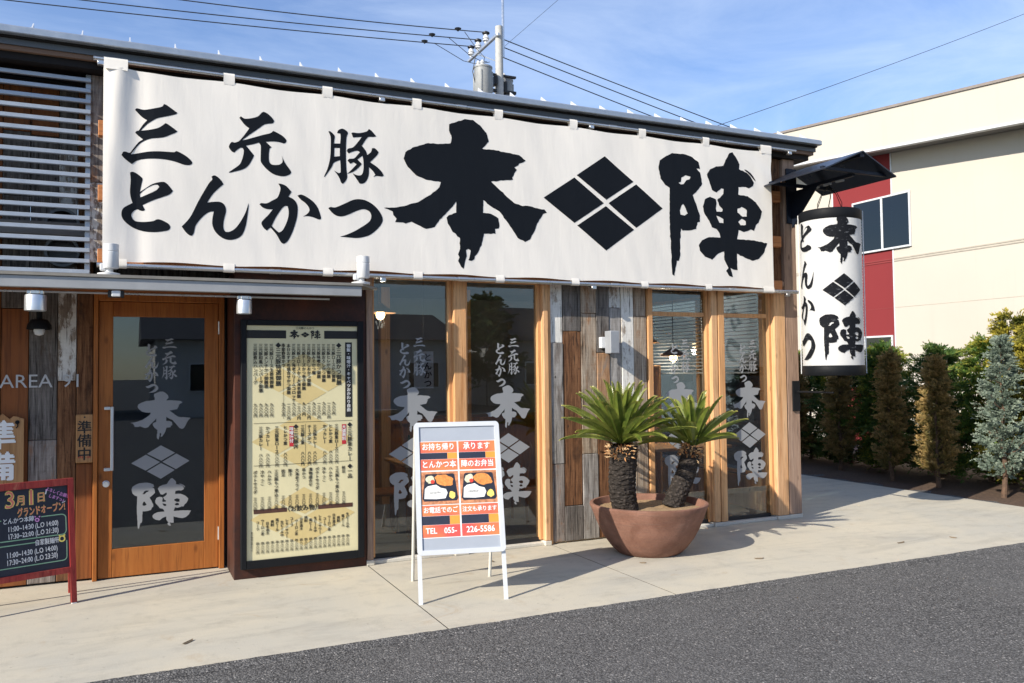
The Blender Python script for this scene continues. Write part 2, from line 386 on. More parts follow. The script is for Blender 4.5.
# ------------------------------------------------------------------ lettering
GLYPHS = {'san':(1,[[(0.0471,3.6978),(0.0602,3.7122),(0.1104,3.7056),(0.1804,3.7229),(0.2393,3.7449),(0.251,3.7663),(0.2708,3.7602),(0.3482,3.709),(0.3386,3.6965),(0.283,3.675),(0.2042,3.6483),(0.1691,3.6243),(0.1303,3.5923),(0.0879,3.5404),(0.1421,3.5508),(0.1967,3.5673),(0.228,3.5847),(0.2634,3.6164),(0.2832,3.6083),(0.3486,3.5629),(0.3391,3.5514),(0.2914,3.5244),(0.252,3.5045),(0.2048,3.4934),(0.158,3.484),(0.1115,3.4618),(0.073,3.4278),(0.0235,3.3547),(0.0197,3.3475),(0.0733,3.364),(0.1429,3.3813),(0.2209,3.391),(0.3276,3.3941),(0.3419,3.4042),(0.3796,3.3907),(0.4238,3.3646),(0.4562,3.3312),(0.4563,3.3137),(0.4361,3.3031),(0.3959,3.3028),(0.3319,3.3209),(0.2605,3.3312),(0.182,3.3304),(0.1044,3.3202),(0.0621,3.305),(0.0277,3.2761),(0.0162,3.2801),(-0.0258,3.3116),(-0.0449,3.3334),(-0.0336,3.3599),(-0.0147,3.3635),(0.0044,3.3587),(0.0158,3.3624),(0.0386,3.3987),(0.0729,3.4491),(0.1037,3.4738),(0.0743,3.4962),(0.0495,3.519),(0.0572,3.5344),(0.0741,3.5414),(0.1032,3.5892),(0.1325,3.6251),(0.0952,3.6481)]]),'gen':(1,[[(0.8136,3.7245),(0.8246,3.7392),(0.8561,3.7233),(0.9117,3.7344),(0.9591,3.7554),(0.9877,3.7888),(1.0051,3.7973),(1.0329,3.7871),(1.0679,3.7594),(1.0871,3.7316),(1.0766,3.7122),(1.046,3.705),(1.0068,3.6913),(0.9591,3.6514),(0.8903,3.5941),(0.8349,3.5459),(0.8477,3.5472),(0.9203,3.5749),(0.998,3.6061),(1.059,3.6283),(1.0783,3.6486),(1.1117,3.6369),(1.1558,3.6144),(1.185,3.5837),(1.1805,3.5649),(1.1645,3.5541),(1.1336,3.5599),(1.0852,3.5611),(1.0197,3.5513),(1.0651,3.5108),(1.0502,3.4983),(1.0441,3.4524),(1.0458,3.3936),(1.0676,3.3685),(1.1202,3.3708),(1.1484,3.3899),(1.1537,3.4132),(1.1467,3.4518),(1.1573,3.4227),(1.182,3.3794),(1.2219,3.3237),(1.2103,3.2998),(1.173,3.2827),(1.1333,3.2792),(1.0763,3.2922),(1.024,3.3282),(0.9876,3.3699),(0.9789,3.3916),(0.9807,3.4911),(0.979,3.5181),(0.9651,3.5392),(0.9203,3.5209),(0.8647,3.5042),(0.9272,3.4298),(0.9075,3.3847),(0.8818,3.3418),(0.8478,3.3118),(0.7927,3.2888),(0.738,3.2705),(0.7322,3.2752),(0.7758,3.3095),(0.818,3.3492),(0.8392,3.4049),(0.8477,3.4594),(0.8392,3.4809),(0.8222,3.4819),(0.7926,3.4582),(0.774,3.4367),(0.7547,3.4454),(0.7336,3.4744),(0.7378,3.4971),(0.7546,3.5211),(0.7757,3.5189),(0.8052,3.531),(0.8222,3.5481),(0.8562,3.5948),(0.8903,3.6481),(0.8561,3.6711)]]),'ton':(1,[[(1.5321,3.6964),(1.5506,3.6985),(1.5859,3.6649),(1.583,3.6317),(1.58,3.5986),(1.6324,3.6041),(1.6363,3.6563),(1.6346,3.6891),(1.6065,3.6907),(1.6159,3.7152),(1.6488,3.7331),(1.6817,3.7227),(1.6986,3.701),(1.6862,3.6618),(1.681,3.5291),(1.6851,3.3882),(1.6914,3.3229),(1.6752,3.2838),(1.6517,3.2602),(1.6377,3.2712),(1.6191,3.3164),(1.5792,3.3671),(1.6193,3.3493),(1.6352,3.3573),(1.6354,3.4024),(1.6318,3.4631),(1.5776,3.4344),(1.5589,3.3952),(1.4985,3.3038),(1.4939,3.3099),(1.5218,3.373),(1.5452,3.4686),(1.5521,3.5816),(1.5505,3.6563)],[(1.5827,3.5613),(1.6294,3.5662),(1.6292,3.4957),(1.5796,3.4861)],[(1.729,3.7044),(1.7432,3.7107),(1.7957,3.7118),(1.863,3.7337),(1.8824,3.7578),(1.9065,3.7433),(1.948,3.7001),(1.9208,3.6923),(1.8723,3.6841),(1.8191,3.605),(1.8525,3.5656),(1.8667,3.5289),(1.9007,3.561),(1.9086,3.5924),(1.9348,3.5951),(1.9667,3.5658),(1.9539,3.5377),(1.8905,3.4693),(1.9485,3.4366),(1.9921,3.3976),(2.0115,3.3658),(1.9968,3.3549),(1.948,3.3553),(1.9189,3.3432),(1.9364,3.3638),(1.9191,3.3909),(1.8807,3.4255),(1.8784,3.3586),(1.8608,3.3095),(1.8319,3.2804),(1.7984,3.2756),(1.7794,3.3023),(1.7369,3.36),(1.7796,3.3449),(1.8179,3.355),(1.8325,3.4019),(1.8328,3.4685),(1.8254,3.52),(1.7803,3.4823),(1.8183,3.4481),(1.7943,3.4173),(1.7465,3.375),(1.6896,3.3491),(1.7276,3.3874),(1.7734,3.439),(1.7468,3.4554),(1.7183,3.4385),(1.6948,3.4626),(1.7091,3.4801),(1.7517,3.489),(1.7804,3.5203),(1.8025,3.5462),(1.7806,3.5582),(1.7377,3.5444),(1.7045,3.5268),(1.6904,3.5443),(1.7,3.5669),(1.7427,3.5827),(1.7905,3.64),(1.8194,3.6811),(1.743,3.668)]]),'to':(1,[[(0.0143,3.2073),(0.0318,3.2157),(0.0587,3.2071),(0.0935,3.1805),(0.102,3.1625),(0.0937,3.121),(0.084,3.0649),(0.1209,3.0935),(0.1673,3.129),(0.214,3.1484),(0.2572,3.1538),(0.2849,3.133),(0.3183,3.0901),(0.297,3.0625),(0.2537,3.0401),(0.1833,3.0089),(0.1021,2.9644),(0.12,2.9292),(0.1062,2.9197),(0.0831,2.9231),(0.0677,2.9305),(0.0448,2.9178),(0.0281,2.8955),(0.0259,2.8742),(0.0375,2.8497),(0.0605,2.8369),(0.1143,2.8353),(0.1762,2.8446),(0.2112,2.8614),(0.2544,2.8497),(0.2899,2.8281),(0.3003,2.803),(0.2861,2.7806),(0.2468,2.7696),(0.1844,2.7598),(0.1069,2.7636),(0.0378,2.7864),(-0.0119,2.8211),(-0.0386,2.8572),(-0.0426,2.8989),(-0.0276,2.9337),(0.033,2.9762),(0.0214,3.0133),(0.015,3.0635),(0.0192,3.1485)],[(0.0865,3.0227),(0.1443,3.0528),(0.1986,3.0854),(0.2204,3.1129),(0.2063,3.1289),(0.1751,3.1236),(0.1286,3.0941),(0.0863,3.0507)]]),'n':(1,[[(0.601,3.2253),(0.6216,3.2386),(0.6465,3.2293),(0.6756,3.201),(0.6922,3.1741),(0.6549,3.1374),(0.6095,3.0853),(0.5702,3.0182),(0.6179,3.0271),(0.6633,3.0305),(0.6924,3.0169),(0.7091,2.9872),(0.7109,2.952),(0.7009,2.9116),(0.6926,2.8669),(0.6927,2.8229),(0.7052,2.7972),(0.7344,2.7946),(0.7763,2.8193),(0.8184,2.8752),(0.8607,2.9582),(0.8845,3.0385),(0.8845,3.0045),(0.8735,2.9145),(0.8607,2.8423),(0.8353,2.7785),(0.7974,2.7452),(0.7428,2.7306),(0.6928,2.7392),(0.6513,2.7676),(0.6224,2.8053),(0.6083,2.8526),(0.6115,2.9054),(0.6197,2.9517),(0.5851,2.9431),(0.5524,2.9189),(0.5158,2.8771),(0.4835,2.8271),(0.4731,2.7743),(0.4595,2.7475),(0.4393,2.7506),(0.4111,2.7749),(0.383,2.8164),(0.4229,2.8622),(0.455,2.9121),(0.5033,3.0201),(0.552,3.1157),(0.5847,3.1755),(0.6077,3.2056)]]),'ka':(1,[[(1.1185,3.2163),(1.1494,3.2144),(1.1847,3.1992),(1.2246,3.1569),(1.2112,3.133),(1.2005,3.1139),(1.2379,3.0985),(1.2646,3.0686),(1.2752,3.0282),(1.2715,2.9639),(1.2598,2.9083),(1.2329,2.8245),(1.2018,2.7589),(1.1752,2.7284),(1.1532,2.7245),(1.1356,2.7416),(1.105,2.7941),(1.057,2.8498),(1.0439,2.84),(1.0266,2.8227),(1.0006,2.8462),(0.9851,2.8812),(1.0006,2.9091),(1.0397,2.9523),(1.0745,2.9999),(1.0267,2.9992),(0.992,3.0119),(0.9705,3.0328),(0.9817,3.0444),(1.0267,3.046),(1.0702,3.0719),(1.1096,3.0976),(1.1272,3.1353),(1.1361,3.1815)],[(1.0657,2.8639),(1.0963,2.8342),(1.1243,2.8133),(1.1489,2.8284),(1.1754,2.8754),(1.1976,2.9405),(1.2021,2.9955),(1.1933,3.0358),(1.1712,3.0342),(1.1447,3.0095),(1.1007,2.9385)],[(1.2736,3.1288),(1.3051,3.1405),(1.3546,3.1214),(1.4089,3.0841),(1.4453,3.0314),(1.4679,2.959),(1.4633,2.9448),(1.445,2.9436),(1.3995,2.9589),(1.3542,2.965),(1.3182,2.9579),(1.3543,2.9834),(1.3724,3.0123),(1.3635,3.0439),(1.3364,3.074),(1.3005,3.0988)]]),'tsu':(1,[[(1.5291,3.0425),(1.5462,3.0549),(1.587,3.0542),(1.6543,3.0853),(1.7373,3.1292),(1.7906,3.1409),(1.8517,3.1343),(1.9132,3.1048),(1.9595,3.0625),(1.9903,3.015),(1.9995,2.9736),(1.9821,2.9305),(1.9352,2.8781),(1.8809,2.8368),(1.8195,2.8143),(1.7586,2.8048),(1.627,2.8091),(1.6833,2.8289),(1.7589,2.8672),(1.8353,2.9173),(1.8815,2.9544),(1.8971,2.9858),(1.8973,3.0162),(1.882,3.0417),(1.8475,3.0566),(1.813,3.0541),(1.7596,3.0329),(1.6915,2.9981),(1.6426,2.9819),(1.6016,2.9843),(1.5645,3.0041)]]),'hon':(2,[[(2.6185,3.8827),(2.6885,3.9129),(2.771,3.9492),(2.8538,3.9501),(2.9249,3.9071),(2.9844,3.8468),(3.0076,3.7708),(2.971,3.7266),(2.9394,3.6965),(3.0552,3.6973),(3.202,3.683),(3.3135,3.6716),(3.3806,3.628),(3.3502,3.6068),(3.3125,3.5941),(3.2998,3.5746),(3.2622,3.5529),(3.2868,3.5325),(3.2615,3.4984),(3.2538,3.4751),(3.2387,3.4556),(3.2484,3.4383),(3.1496,3.4206),(3.0276,3.401),(3.1239,3.3217),(3.258,3.2196),(3.3448,3.1967),(3.4001,3.2031),(3.4706,3.19),(3.5725,3.1814),(3.5978,3.1533),(3.5591,3.1391),(3.494,3.043),(3.4676,2.9728),(3.4367,2.9254),(3.421,2.8904),(3.3654,2.8622),(3.291,2.8942),(3.2302,2.9808),(3.1697,3.0556),(3.1094,3.1299),(3.013,3.1788),(2.9486,3.2251),(2.9426,3.1069),(3.0242,3.1015),(3.0965,3.0663),(3.1057,3.0177),(3.1003,2.9726),(3.0613,2.9657),(3.0657,2.9213),(2.95,2.9144),(2.9249,2.8067),(2.8885,2.7385),(2.8573,2.7039),(2.8523,2.6751),(2.8238,2.6584),(2.7933,2.6635),(2.8102,2.7126),(2.8177,2.7525),(2.7943,2.7667),(2.7707,2.7545),(2.7772,2.7),(2.7579,2.6444),(2.7456,2.5827),(2.7225,2.5991),(2.6928,2.6523),(2.707,2.6857),(2.6933,2.7112),(2.7124,2.7624),(2.7134,2.8608),(2.6442,2.9113),(2.6215,2.9534),(2.5988,2.9846),(2.5878,3.0382),(2.611,3.0616),(2.6807,3.0883),(2.6817,3.1913),(2.6464,3.1405),(2.6114,3.1052),(2.5534,3.0468),(2.4958,2.9779),(2.4728,2.944),(2.3936,2.9239),(2.3156,2.9554),(2.2602,2.9796),(2.2049,2.9589),(2.1611,2.9666),(2.1109,2.9655),(2.1242,2.996),(2.0961,3.0258),(2.0898,3.0571),(2.0423,3.0747),(2.01,3.0829),(2.1074,3.0922),(2.2171,3.1194),(2.3283,3.1599),(2.4412,3.2333),(2.5214,3.3049),(2.5378,3.3542),(2.4197,3.3612),(2.3077,3.3944),(2.2305,3.4623),(2.1935,3.5336),(2.2093,3.5887),(2.2761,3.6384),(2.4224,3.6927),(2.5363,3.6983),(2.6332,3.713),(2.6429,3.7646),(2.618,3.8277)]]),'jin':(2,[[(4.8908,3.7789),(4.9672,3.8285),(5.0439,3.8679),(5.1975,3.8728),(5.3006,3.851),(5.3778,3.8049),(5.3945,3.7356),(5.35,3.7379),(5.3936,3.6989),(5.4171,3.5827),(5.3711,3.5252),(5.2912,3.4545),(5.3405,3.3408),(5.3775,3.2472),(5.3759,3.1829),(5.3443,3.1744),(5.327,3.105),(5.2436,3.0849),(5.1534,3.0773),(5.1334,3.0972),(5.1202,2.9655),(5.1219,2.8181),(5.1029,2.7646),(5.0775,2.7635),(5.0606,2.6893),(5.0486,2.6092),(5.0236,2.6207),(5.0119,2.7709),(5.0055,2.9381),(4.9941,3.1052),(4.9987,3.3155),(5.0029,3.5052),(4.9481,3.5321),(4.8943,3.5904),(4.8718,3.7036)],[(5.1135,3.5674),(5.1471,3.5809),(5.1532,3.6239),(5.2053,3.654),(5.2697,3.6449),(5.2561,3.6159),(5.217,3.604),(5.1773,3.558),(5.1464,3.5532)],[(5.1675,3.3534),(5.1973,3.309),(5.2218,3.2576),(5.1827,3.2337),(5.1316,3.2407),(5.1249,3.2825),(5.1466,3.337)],[(5.7825,3.9428),(5.8239,3.9558),(5.8772,3.8973),(5.9169,3.835),(5.9072,3.7833),(6.0118,3.7554),(6.0666,3.716),(6.1069,3.6529),(6.0919,3.6183),(6.035,3.5869),(5.9936,3.5989),(5.8965,3.5908),(5.8888,3.5088),(6.0187,3.5015),(6.1291,3.4436),(6.2112,3.3495),(6.1957,3.3038),(6.1595,3.2236),(6.1222,3.199),(6.0922,3.1307),(6.0507,3.1458),(5.9525,3.1111),(5.884,3.1288),(5.8776,3.0956),(5.8594,3.0289),(6.0754,3.0302),(6.2724,3.0079),(6.2268,2.9054),(6.1541,2.8353),(6.0692,2.8092),(5.9588,2.837),(5.8553,2.8758),(5.8584,2.7886),(5.8615,2.7015),(5.8042,2.7035),(5.7639,2.7192),(5.7939,2.6227),(5.748,2.6318),(5.7034,2.6841),(5.7367,2.718),(5.6849,2.8023),(5.6818,2.8888),(5.606,2.8633),(5.5244,2.7948),(5.4327,2.8226),(5.3687,2.8835),(5.3569,2.9362),(5.3975,2.9918),(5.4905,3.0293),(5.6371,3.0335),(5.6249,3.0803),(5.5859,3.1212),(5.5276,3.1348),(5.4948,3.2015),(5.4358,3.2727),(5.4192,3.3466),(5.4475,3.4239),(5.5144,3.455),(5.5885,3.4349),(5.5981,3.3923),(5.5859,3.333),(5.5958,3.3034),(5.6712,3.3109),(5.6772,3.3353),(5.6324,3.3711),(5.6071,3.4298),(5.6619,3.4732),(5.6895,3.4972),(5.6963,3.5522),(5.664,3.556),(5.601,3.5074),(5.5428,3.5286),(5.5178,3.5914),(5.4803,3.6853),(5.5216,3.7431),(5.6026,3.7832),(5.6973,3.7987),(5.726,3.8605)],[(5.5894,3.2619),(5.6294,3.2538),(5.6826,3.2314),(5.6815,3.1879),(5.6277,3.1887)],[(5.8765,3.3585),(5.9322,3.3802),(6.0006,3.3499),(5.9987,3.2792),(5.9431,3.2754),(5.8753,3.3145)],[(5.8809,3.2163),(5.9287,3.2524),(5.9834,3.2297),(5.9823,3.1899),(5.913,3.1811)],[(5.9793,3.7856),(6.0237,3.7809),(6.0733,3.7544),(6.1088,3.7198),(6.1384,3.6712),(6.1162,3.6826),(6.0669,3.7271),(6.0258,3.7567)]]),'dia':(0,[[(4.2418,3.7543),(4.5708,3.5304),(4.2516,3.3251),(3.9226,3.5385)],[(3.8968,3.5138),(4.2229,3.2896),(3.8931,3.0743),(3.5649,3.2939)],[(4.6012,3.5067),(4.9122,3.2868),(4.5925,3.0693),(4.2755,3.2936)],[(4.2452,3.2625),(4.5667,3.0492),(4.2425,2.8251),(3.9232,3.051)]])}
def smooth_poly(p, mode):
    if mode == 0: return list(p)
    n = len(p); out = []
    for i in range(n):
        p0, p1, p2, p3 = (Vector(p[(i + k - 1) % n]) for k in range(4))
        a1 = (p1 - p0).angle(p2 - p1, 0); a2 = (p2 - p1).angle(p3 - p2, 0)
        if mode == 1:
            t1 = Vector((0, 0)) if a1 > R(62) else (p2 - p0) * .5
            t2 = Vector((0, 0)) if a2 > R(62) else (p3 - p1) * .5
            L = (p2 - p1).length
            if t1.length > L: t1 = t1 * (L / t1.length)
            if t2.length > L: t2 = t2 * (L / t2.length)
            if t1.length == 0: t1 = (p2 - p1) * .5
            if t2.length == 0: t2 = (p2 - p1) * .5
            for k in range(4):
                t = k / 4; h00 = 2 * t**3 - 3 * t * t + 1; h10 = t**3 - 2 * t * t + t; h01 = -2 * t**3 + 3 * t * t; h11 = t**3 - t * t
                q = p1 * h00 + t1 * h10 + p2 * h01 + t2 * h11; out.append((q.x, q.y))
        else:                                            # dry brush: slightly ragged edge
            L = (p2 - p1).length; k = max(1, int(L / .022)); nn = Vector((-(p2 - p1).y, (p2 - p1).x)).normalized()
            for j in range(k):
                q = p1.lerp(p2, j / k)
                if j: q = q + nn * (noise.noise(Vector((q.x * 34, q.y * 34, 1))) * .008)
                out.append((q.x, q.y))
    return out

def fill2d(polys):
    cu = bpy.data.curves.new('tmp', 'CURVE'); cu.dimensions = '2D'; cu.fill_mode = 'BOTH'
    for p in polys:
        sp = cu.splines.new('POLY'); sp.points.add(len(p) - 1); sp.use_cyclic_u = True
        for i, (x, y) in enumerate(p): sp.points[i].co = (x, y, 0, 1)
    return curve_mesh(cu)
def curve_mesh(cu):
    o = bpy.data.objects.new('tmp', cu); COL.objects.link(o)
    dg = bpy.context.evaluated_depsgraph_get(); dg.update()
    me = bpy.data.meshes.new_from_object(o.evaluated_get(dg))
    r = ([(v.co.x, v.co.y) for v in me.vertices], [tuple(p.vertices) for p in me.polygons])
    bpy.data.objects.remove(o); bpy.data.curves.remove(cu); bpy.data.meshes.remove(me)
    return r
def merge(*vfs):
    v, f = [], []
    for a, b in vfs:
        o = len(v); v += a; f += [tuple(i + o for i in q) for q in b]
    return v, f
def shift(vf, dx, dz, sx=1, sz=1): return [(p[0] * sx + dx, p[1] * sz + dz, *p[2:]) for p in vf[0]], vf[1]
_gc = {}
def glyph(name, cx=None, cz=None, w=1, h=1):
    """a traced brush glyph; centred at cx, cz and w by h wide, or at its own place on the banner"""
    if name not in _gc: _gc[name] = fill2d([smooth_poly(p, GLYPHS[name][0]) for p in GLYPHS[name][1]])
    v, f = _gc[name]
    if cx is None: return list(v), list(f)
    xs = [p[0] for p in v]; zs = [p[1] for p in v]; x0, x1, z0, z1 = min(xs), max(xs), min(zs), max(zs)
    return [(cx + ((x - x0) / (x1 - x0) - .5) * w, cz + ((z - z0) / (z1 - z0) - .5) * h) for x, z in v], list(f)
def text(body, size, cx=0, cz=0, align='CENTER', bold=0, vertical=False, sx=1, top=None, line=1.0, shear=0):
    cu = bpy.data.curves.new('tmp', 'FONT')
    if vertical:
        body = '\n'.join(body.replace('ー', '丨').replace('~', '丨'))
        cu.space_line = line
    cu.body = body; cu.size = size; cu.align_x = align; cu.align_y = 'TOP' if top is not None else 'CENTER'; cu.resolution_u = 2
    cu.shear = shear
    vf = curve_mesh(cu)
    if bold:
        o = bold * size * .9
        vf = merge(*[([(x + a * o, z + b * o, i) for x, z in vf[0]], vf[1]) for i, (a, b) in enumerate(((-1, -.5), (1, -.5), (0, 1), (0, 0)))])
    return shift(vf, cx, cz if top is None else top, sx, 1)
def cut_grid(vf, step, zstep=None):
    """cut flat lettering along a grid so that it can follow a curved surface"""
    bm = bmesh.new(); vs = [bm.verts.new((x, z, 0)) for x, z in vf[0]]
    for f in vf[1]:
        try: bm.faces.new([vs[i] for i in f])
        except ValueError: pass
    for ax, st in ((0, step), (1, zstep)):
        if not st: continue
        lo = min(v.co[ax] for v in bm.verts); hi = max(v.co[ax] for v in bm.verts); k = math.floor(lo / st) + 1
        while k * st < hi:
            co = [0, 0, 0]; no = [0, 0, 0]; co[ax] = k * st; no[ax] = 1
            bmesh.ops.bisect_plane(bm, geom=bm.verts[:] + bm.edges[:] + bm.faces[:], plane_co=co, plane_no=no); k += 1
    bm.verts.index_update()
    r = ([(v.co.x, v.co.y) for v in bm.verts], [tuple(v.index for v in f.verts) for f in bm.faces]); bm.free(); return r
def rect(x0, x1, z0, z1): return [(x0, z0), (x1, z0), (x1, z1), (x0, z1)], [(0, 1, 2, 3)]

# ================================================================== SETTING
g = MB(); g.quad((-400, -400, -.014), (400, -400, -.014), (400, 400, -.014), (-400, 400, -.014))
tag(part('asphalt_ground', g, M['asphalt'], fix=False), None, None, kind='structure')
# concrete walk: cast slabs with narrow open joints
g = MB(); KY = -1.98; JX = [-8.85 + 1.79 * i for i in range(0, 6)] + [1.89, 3.68, 5.47, 7.26, 9.05]
JX = [-9.0, 1.89, 3.68, 9.55]
for i in range(len(JX) - 1):
    x0, x1 = JX[i] + .005, JX[i + 1] - .005
    for y0, y1 in ((KY, 1.6), (1.606, 14)):
        g.box(x0, x1, y0, y1, -.12, 0)
for y0, y1 in ((KY, -.72),):
    for x0, x1 in ((9.556, 12.4), (12.406, 16)): g.bbox(x0, x1, y0, y1, -.12, 0, .003)
tag(part('concrete_walk', g, M['concrete']), None, None, kind='structure')
for x in JX[1:3]:
    g = MB(); g.box(x - .0045, x + .0045, KY + .002, 1.6, -.1, -.0012); tag(part('joint_filler', g, M['black']), None, None, kind='structure')
def ragged(y0, amp, z, name, mat, seed):
    n = 900; vs, fs = [], []
    for i in range(n + 1):
        x = -9 + 25 * i / n; e = amp * (noise.noise(Vector((x * 6, seed, 0))) * .6 + noise.noise(Vector((x * 33, seed, 4))) * .6 + .25)
        vs += [(x, y0 - .09, -.0125), (x, y0 - .008, z - .002), (x, y0 + max(e, -.004), z)]
    for i in range(n): fs += [(3 * i, 3 * i + 3, 3 * i + 4, 3 * i + 1), (3 * i + 1, 3 * i + 4, 3 * i + 5, 3 * i + 2)]
    g = MB(); g.add(vs, fs); tag(part(name, g, mat, None, fix=False), None, None, kind='structure')
ragged(KY, .016, .003, 'asphalt_edge', M['asphalt'], 1.7)
# planting strip
g = MB(); n = 60
for i in range(n):
    for j in range(14):
        pass
vs, fs = [], []
for i in range(n + 1):
    for j in range(13):
        x = 9.56 + (13.2 - 9.56) * j / 12; y = -.70 + 14.7 * i / n
        vs.append((x, y, -.02 + .05 * math.sin(math.pi * j / 12) + .03 * noise.noise(Vector((x * 3, y * 3, 0)))))
for i in range(n):
    for j in range(12): fs.append((i * 13 + j, i * 13 + j + 1, (i + 1) * 13 + j + 1, (i + 1) * 13 + j))
g.add(vs, fs); tag(part('soil_bed', g, M['soil'], smooth=True), None, None, kind='structure')

# ================================================================== RESTAURANT
B = thing('restaurant_building', 'low timber restaurant with weathered plank front, glass windows and metal roof edge', 'building')
XL, XR, YB = -5.2, 6.82, 8.0
# shell
g = MB(); g.box(XR - .12, XR, .18, .5, 0, 4.05); g.box(XR - .12, XR, 2.9, YB, 0, 4.05); g.box(XR - .12, XR, .5, 2.9, 0, .4); g.box(XR - .12, XR, .5, 2.9, 2.6, 4.05); g.box(XL, XR - .121, YB - .12, YB, 0, 4.05); g.box(XL, XL + .12, .6, YB - .121, 0, 4.05)
part('wall', g, M['plank_dark'], B)
g = MB(); g.box(XL + .13, XR - .13, 4.6, 4.7, 0.01, 2.9); g.box(XL + .13, XR - .13, .2, 4.59, 2.75, 2.85); g.box(1.88, 1.93, .3, 4.59, .01, 2.74)
part('interior_wall', g, M['interior'], B)
g = MB(); g.box(1.94, XR - .13, .2, 4.59, .002, .012); part('interior_floor', g, M['interior_floor'], B)
# roof
g = MB()
for x0, x1 in ((XL - .2, 7.04),):
    g.prism([(x0, -.10, 4.09), (x0, -.10, 4.19), (x0, YB + .3, 4.55), (x0, YB + .3, 4.45)], (x1 - x0, 0, 0))
roof = part('roof', g, M['roof_metal'], B)
g = MB(); prof = [(-.175, 4.15), (-.185, 4.155), (-.185, 4.195), (-.16, 4.212), (-.10, 4.215), (-.10, 4.15)]
g.prism([(XL - .2, y, z) for y, z in prof], (7.05 - XL + .2, 0, 0)); part('gutter', g, M['gutter'], roof)
g = MB(); g.box(XL - .2, 7.02, -.085, -.05, 4.055, 4.149); g.box(6.985, 7.02, -.049, YB, 4.055, 4.12); part('fascia', g, M['fascia'], roof)
g = MB(); g.box(XL - .2, 7.04, -.125, -.086, 4.136, 4.149); part('drip_edge', g, M['fascia_dark'], roof)
g = MB(); g.box(XL - .2, 6.98, -.048, .55, 4.00, 4.054); part('soffit', g, M['fascia_dark'], roof)
for k in range(-8, 24):
    x = -.651 + .3278 * k; g = MB()
    if x > 6.95 or x < XL: continue
    g.prism([(x, -.14, 4.216), (x, -.0, 4.222), (x, -.015, 4.30)], (.008, 0, 0)); g.box(x - .008, x + .016, -.15, .01, 4.2155, 4.218)
    part('snow_guard', g, M['alu_white'], roof)
# upper wall behind the banner and the horizontal battens that carry it
def planks(name, x0, widths, z0, z1, y, mats, joints, depth=.03):
    """one wall of upright reclaimed boards, each board one or two pieces"""
    g = MB(); names = sorted({m for j in joints for _, _, m in j}); x = x0
    for w, js in zip(widths, joints):
        for a, b, m in js:
            d = rnd.uniform(-.010, .009)
            g.bbox(x + .0025, x + w - .0025, y + d, y + depth + .01, max(z0, a) + .002, min(z1, b) - .002, .004, names.index(m))
        x += w
    o = part(name, g, [M[m] for m in names], B); return o
# facade planks: per board (bottom, top, material)
fx = [3.70, 3.838, 4.04, 4.215, 4.365, 4.505, 4.65, 4.805]
planks('plank_wall', fx[0], [fx[i + 1] - fx[i] for i in range(7)], .015, 4.0, .03, None, [
    [(0, .76, 'plank_blotchy'), (.76, 1.925, 'plank_grey'), (1.925, 4, 'plank_white')],
    [(0, .35, 'plank_dark'), (.35, 2.04, 'plank_brown'), (2.04, 4, 'plank_dark')],
    [(0, .84, 'plank_grey'), (.84, 2.22, 'plank_tan'), (2.22, 4, 'plank_tan')],
    [(0, 1.2, 'plank_brown'), (1.2, 1.83, 'plank_rust'), (1.83, 4, 'plank_dark')],
    [(0, 2.28, 'plank_grey'), (2.28, 4, 'plank_white_worn')],
    [(0, 4, 'plank_white')],
    [(0, 2.2, 'plank_tan'), (2.2, 4, 'plank_tan')]], .04)
uw, uj, x = [], [], -.27
ch = ['plank_grey', 'plank_brown', 'plank_tan', 'plank_dark', 'plank_white_worn', 'plank_blotchy']
while x < 6.55:
    w = min(rnd.uniform(.13, .2), 6.6 - x); uw.append(w); m1, m2 = rnd.sample(ch, 2); zz = rnd.uniform(2.8, 3.7)
    uj.append([(2.5, zz, m1), (zz, 4.0, m2)]); x += w
planks('upper_wall', -.27, uw, 2.535, 4.0, .075, None, uj, .04)
for z in (3.555, 3.055, 2.565):
    g = MB(); g.bbox(-.208, 6.56, -.045, .028, z - .06, z + .06, .004); part('batten', g, M['batten'], B)
# columns and window frames
def column(x0, x1, y0, y1, m, z1=4.0, plinth=True, name='column'):
    g = MB(); g.bbox(x0, x1, y0, y1, .045 if plinth else .0, z1, .006); c = part(name, g, M[m], B)
    if plinth:
        g = MB(); g.bbox(x0 - .006, x1 + .006, y0 - .006, y1, 0, .043, .004); part('plinth', g, M['concrete_pale'], c)
    return c
column(1.885, 1.94, -.01, .14, 'cedar_old', 2.5)
column(2.70, 2.822, 0, .14, 'cedar', 2.56)
column(3.612, 3.668, 0, .14, 'cedar_pale', 2.56)
column(3.668, 3.70, .012, .14, 'cedar', 2.56, False)
column(4.815, 4.875, .01, .14, 'cedar', 2.56, False)
column(5.615, 5.692, .004, .14, 'cedar_pale', 2.56)
column(5.700, 5.783, 0, .14, 'cedar', 2.56)
column(6.47, 6.628, 0, .18, 'cedar_pale', 2.5)
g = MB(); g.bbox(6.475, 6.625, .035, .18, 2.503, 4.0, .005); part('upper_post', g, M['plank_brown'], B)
column(6.640, 6.815, .004, .18, 'cedar_old', 4.0)
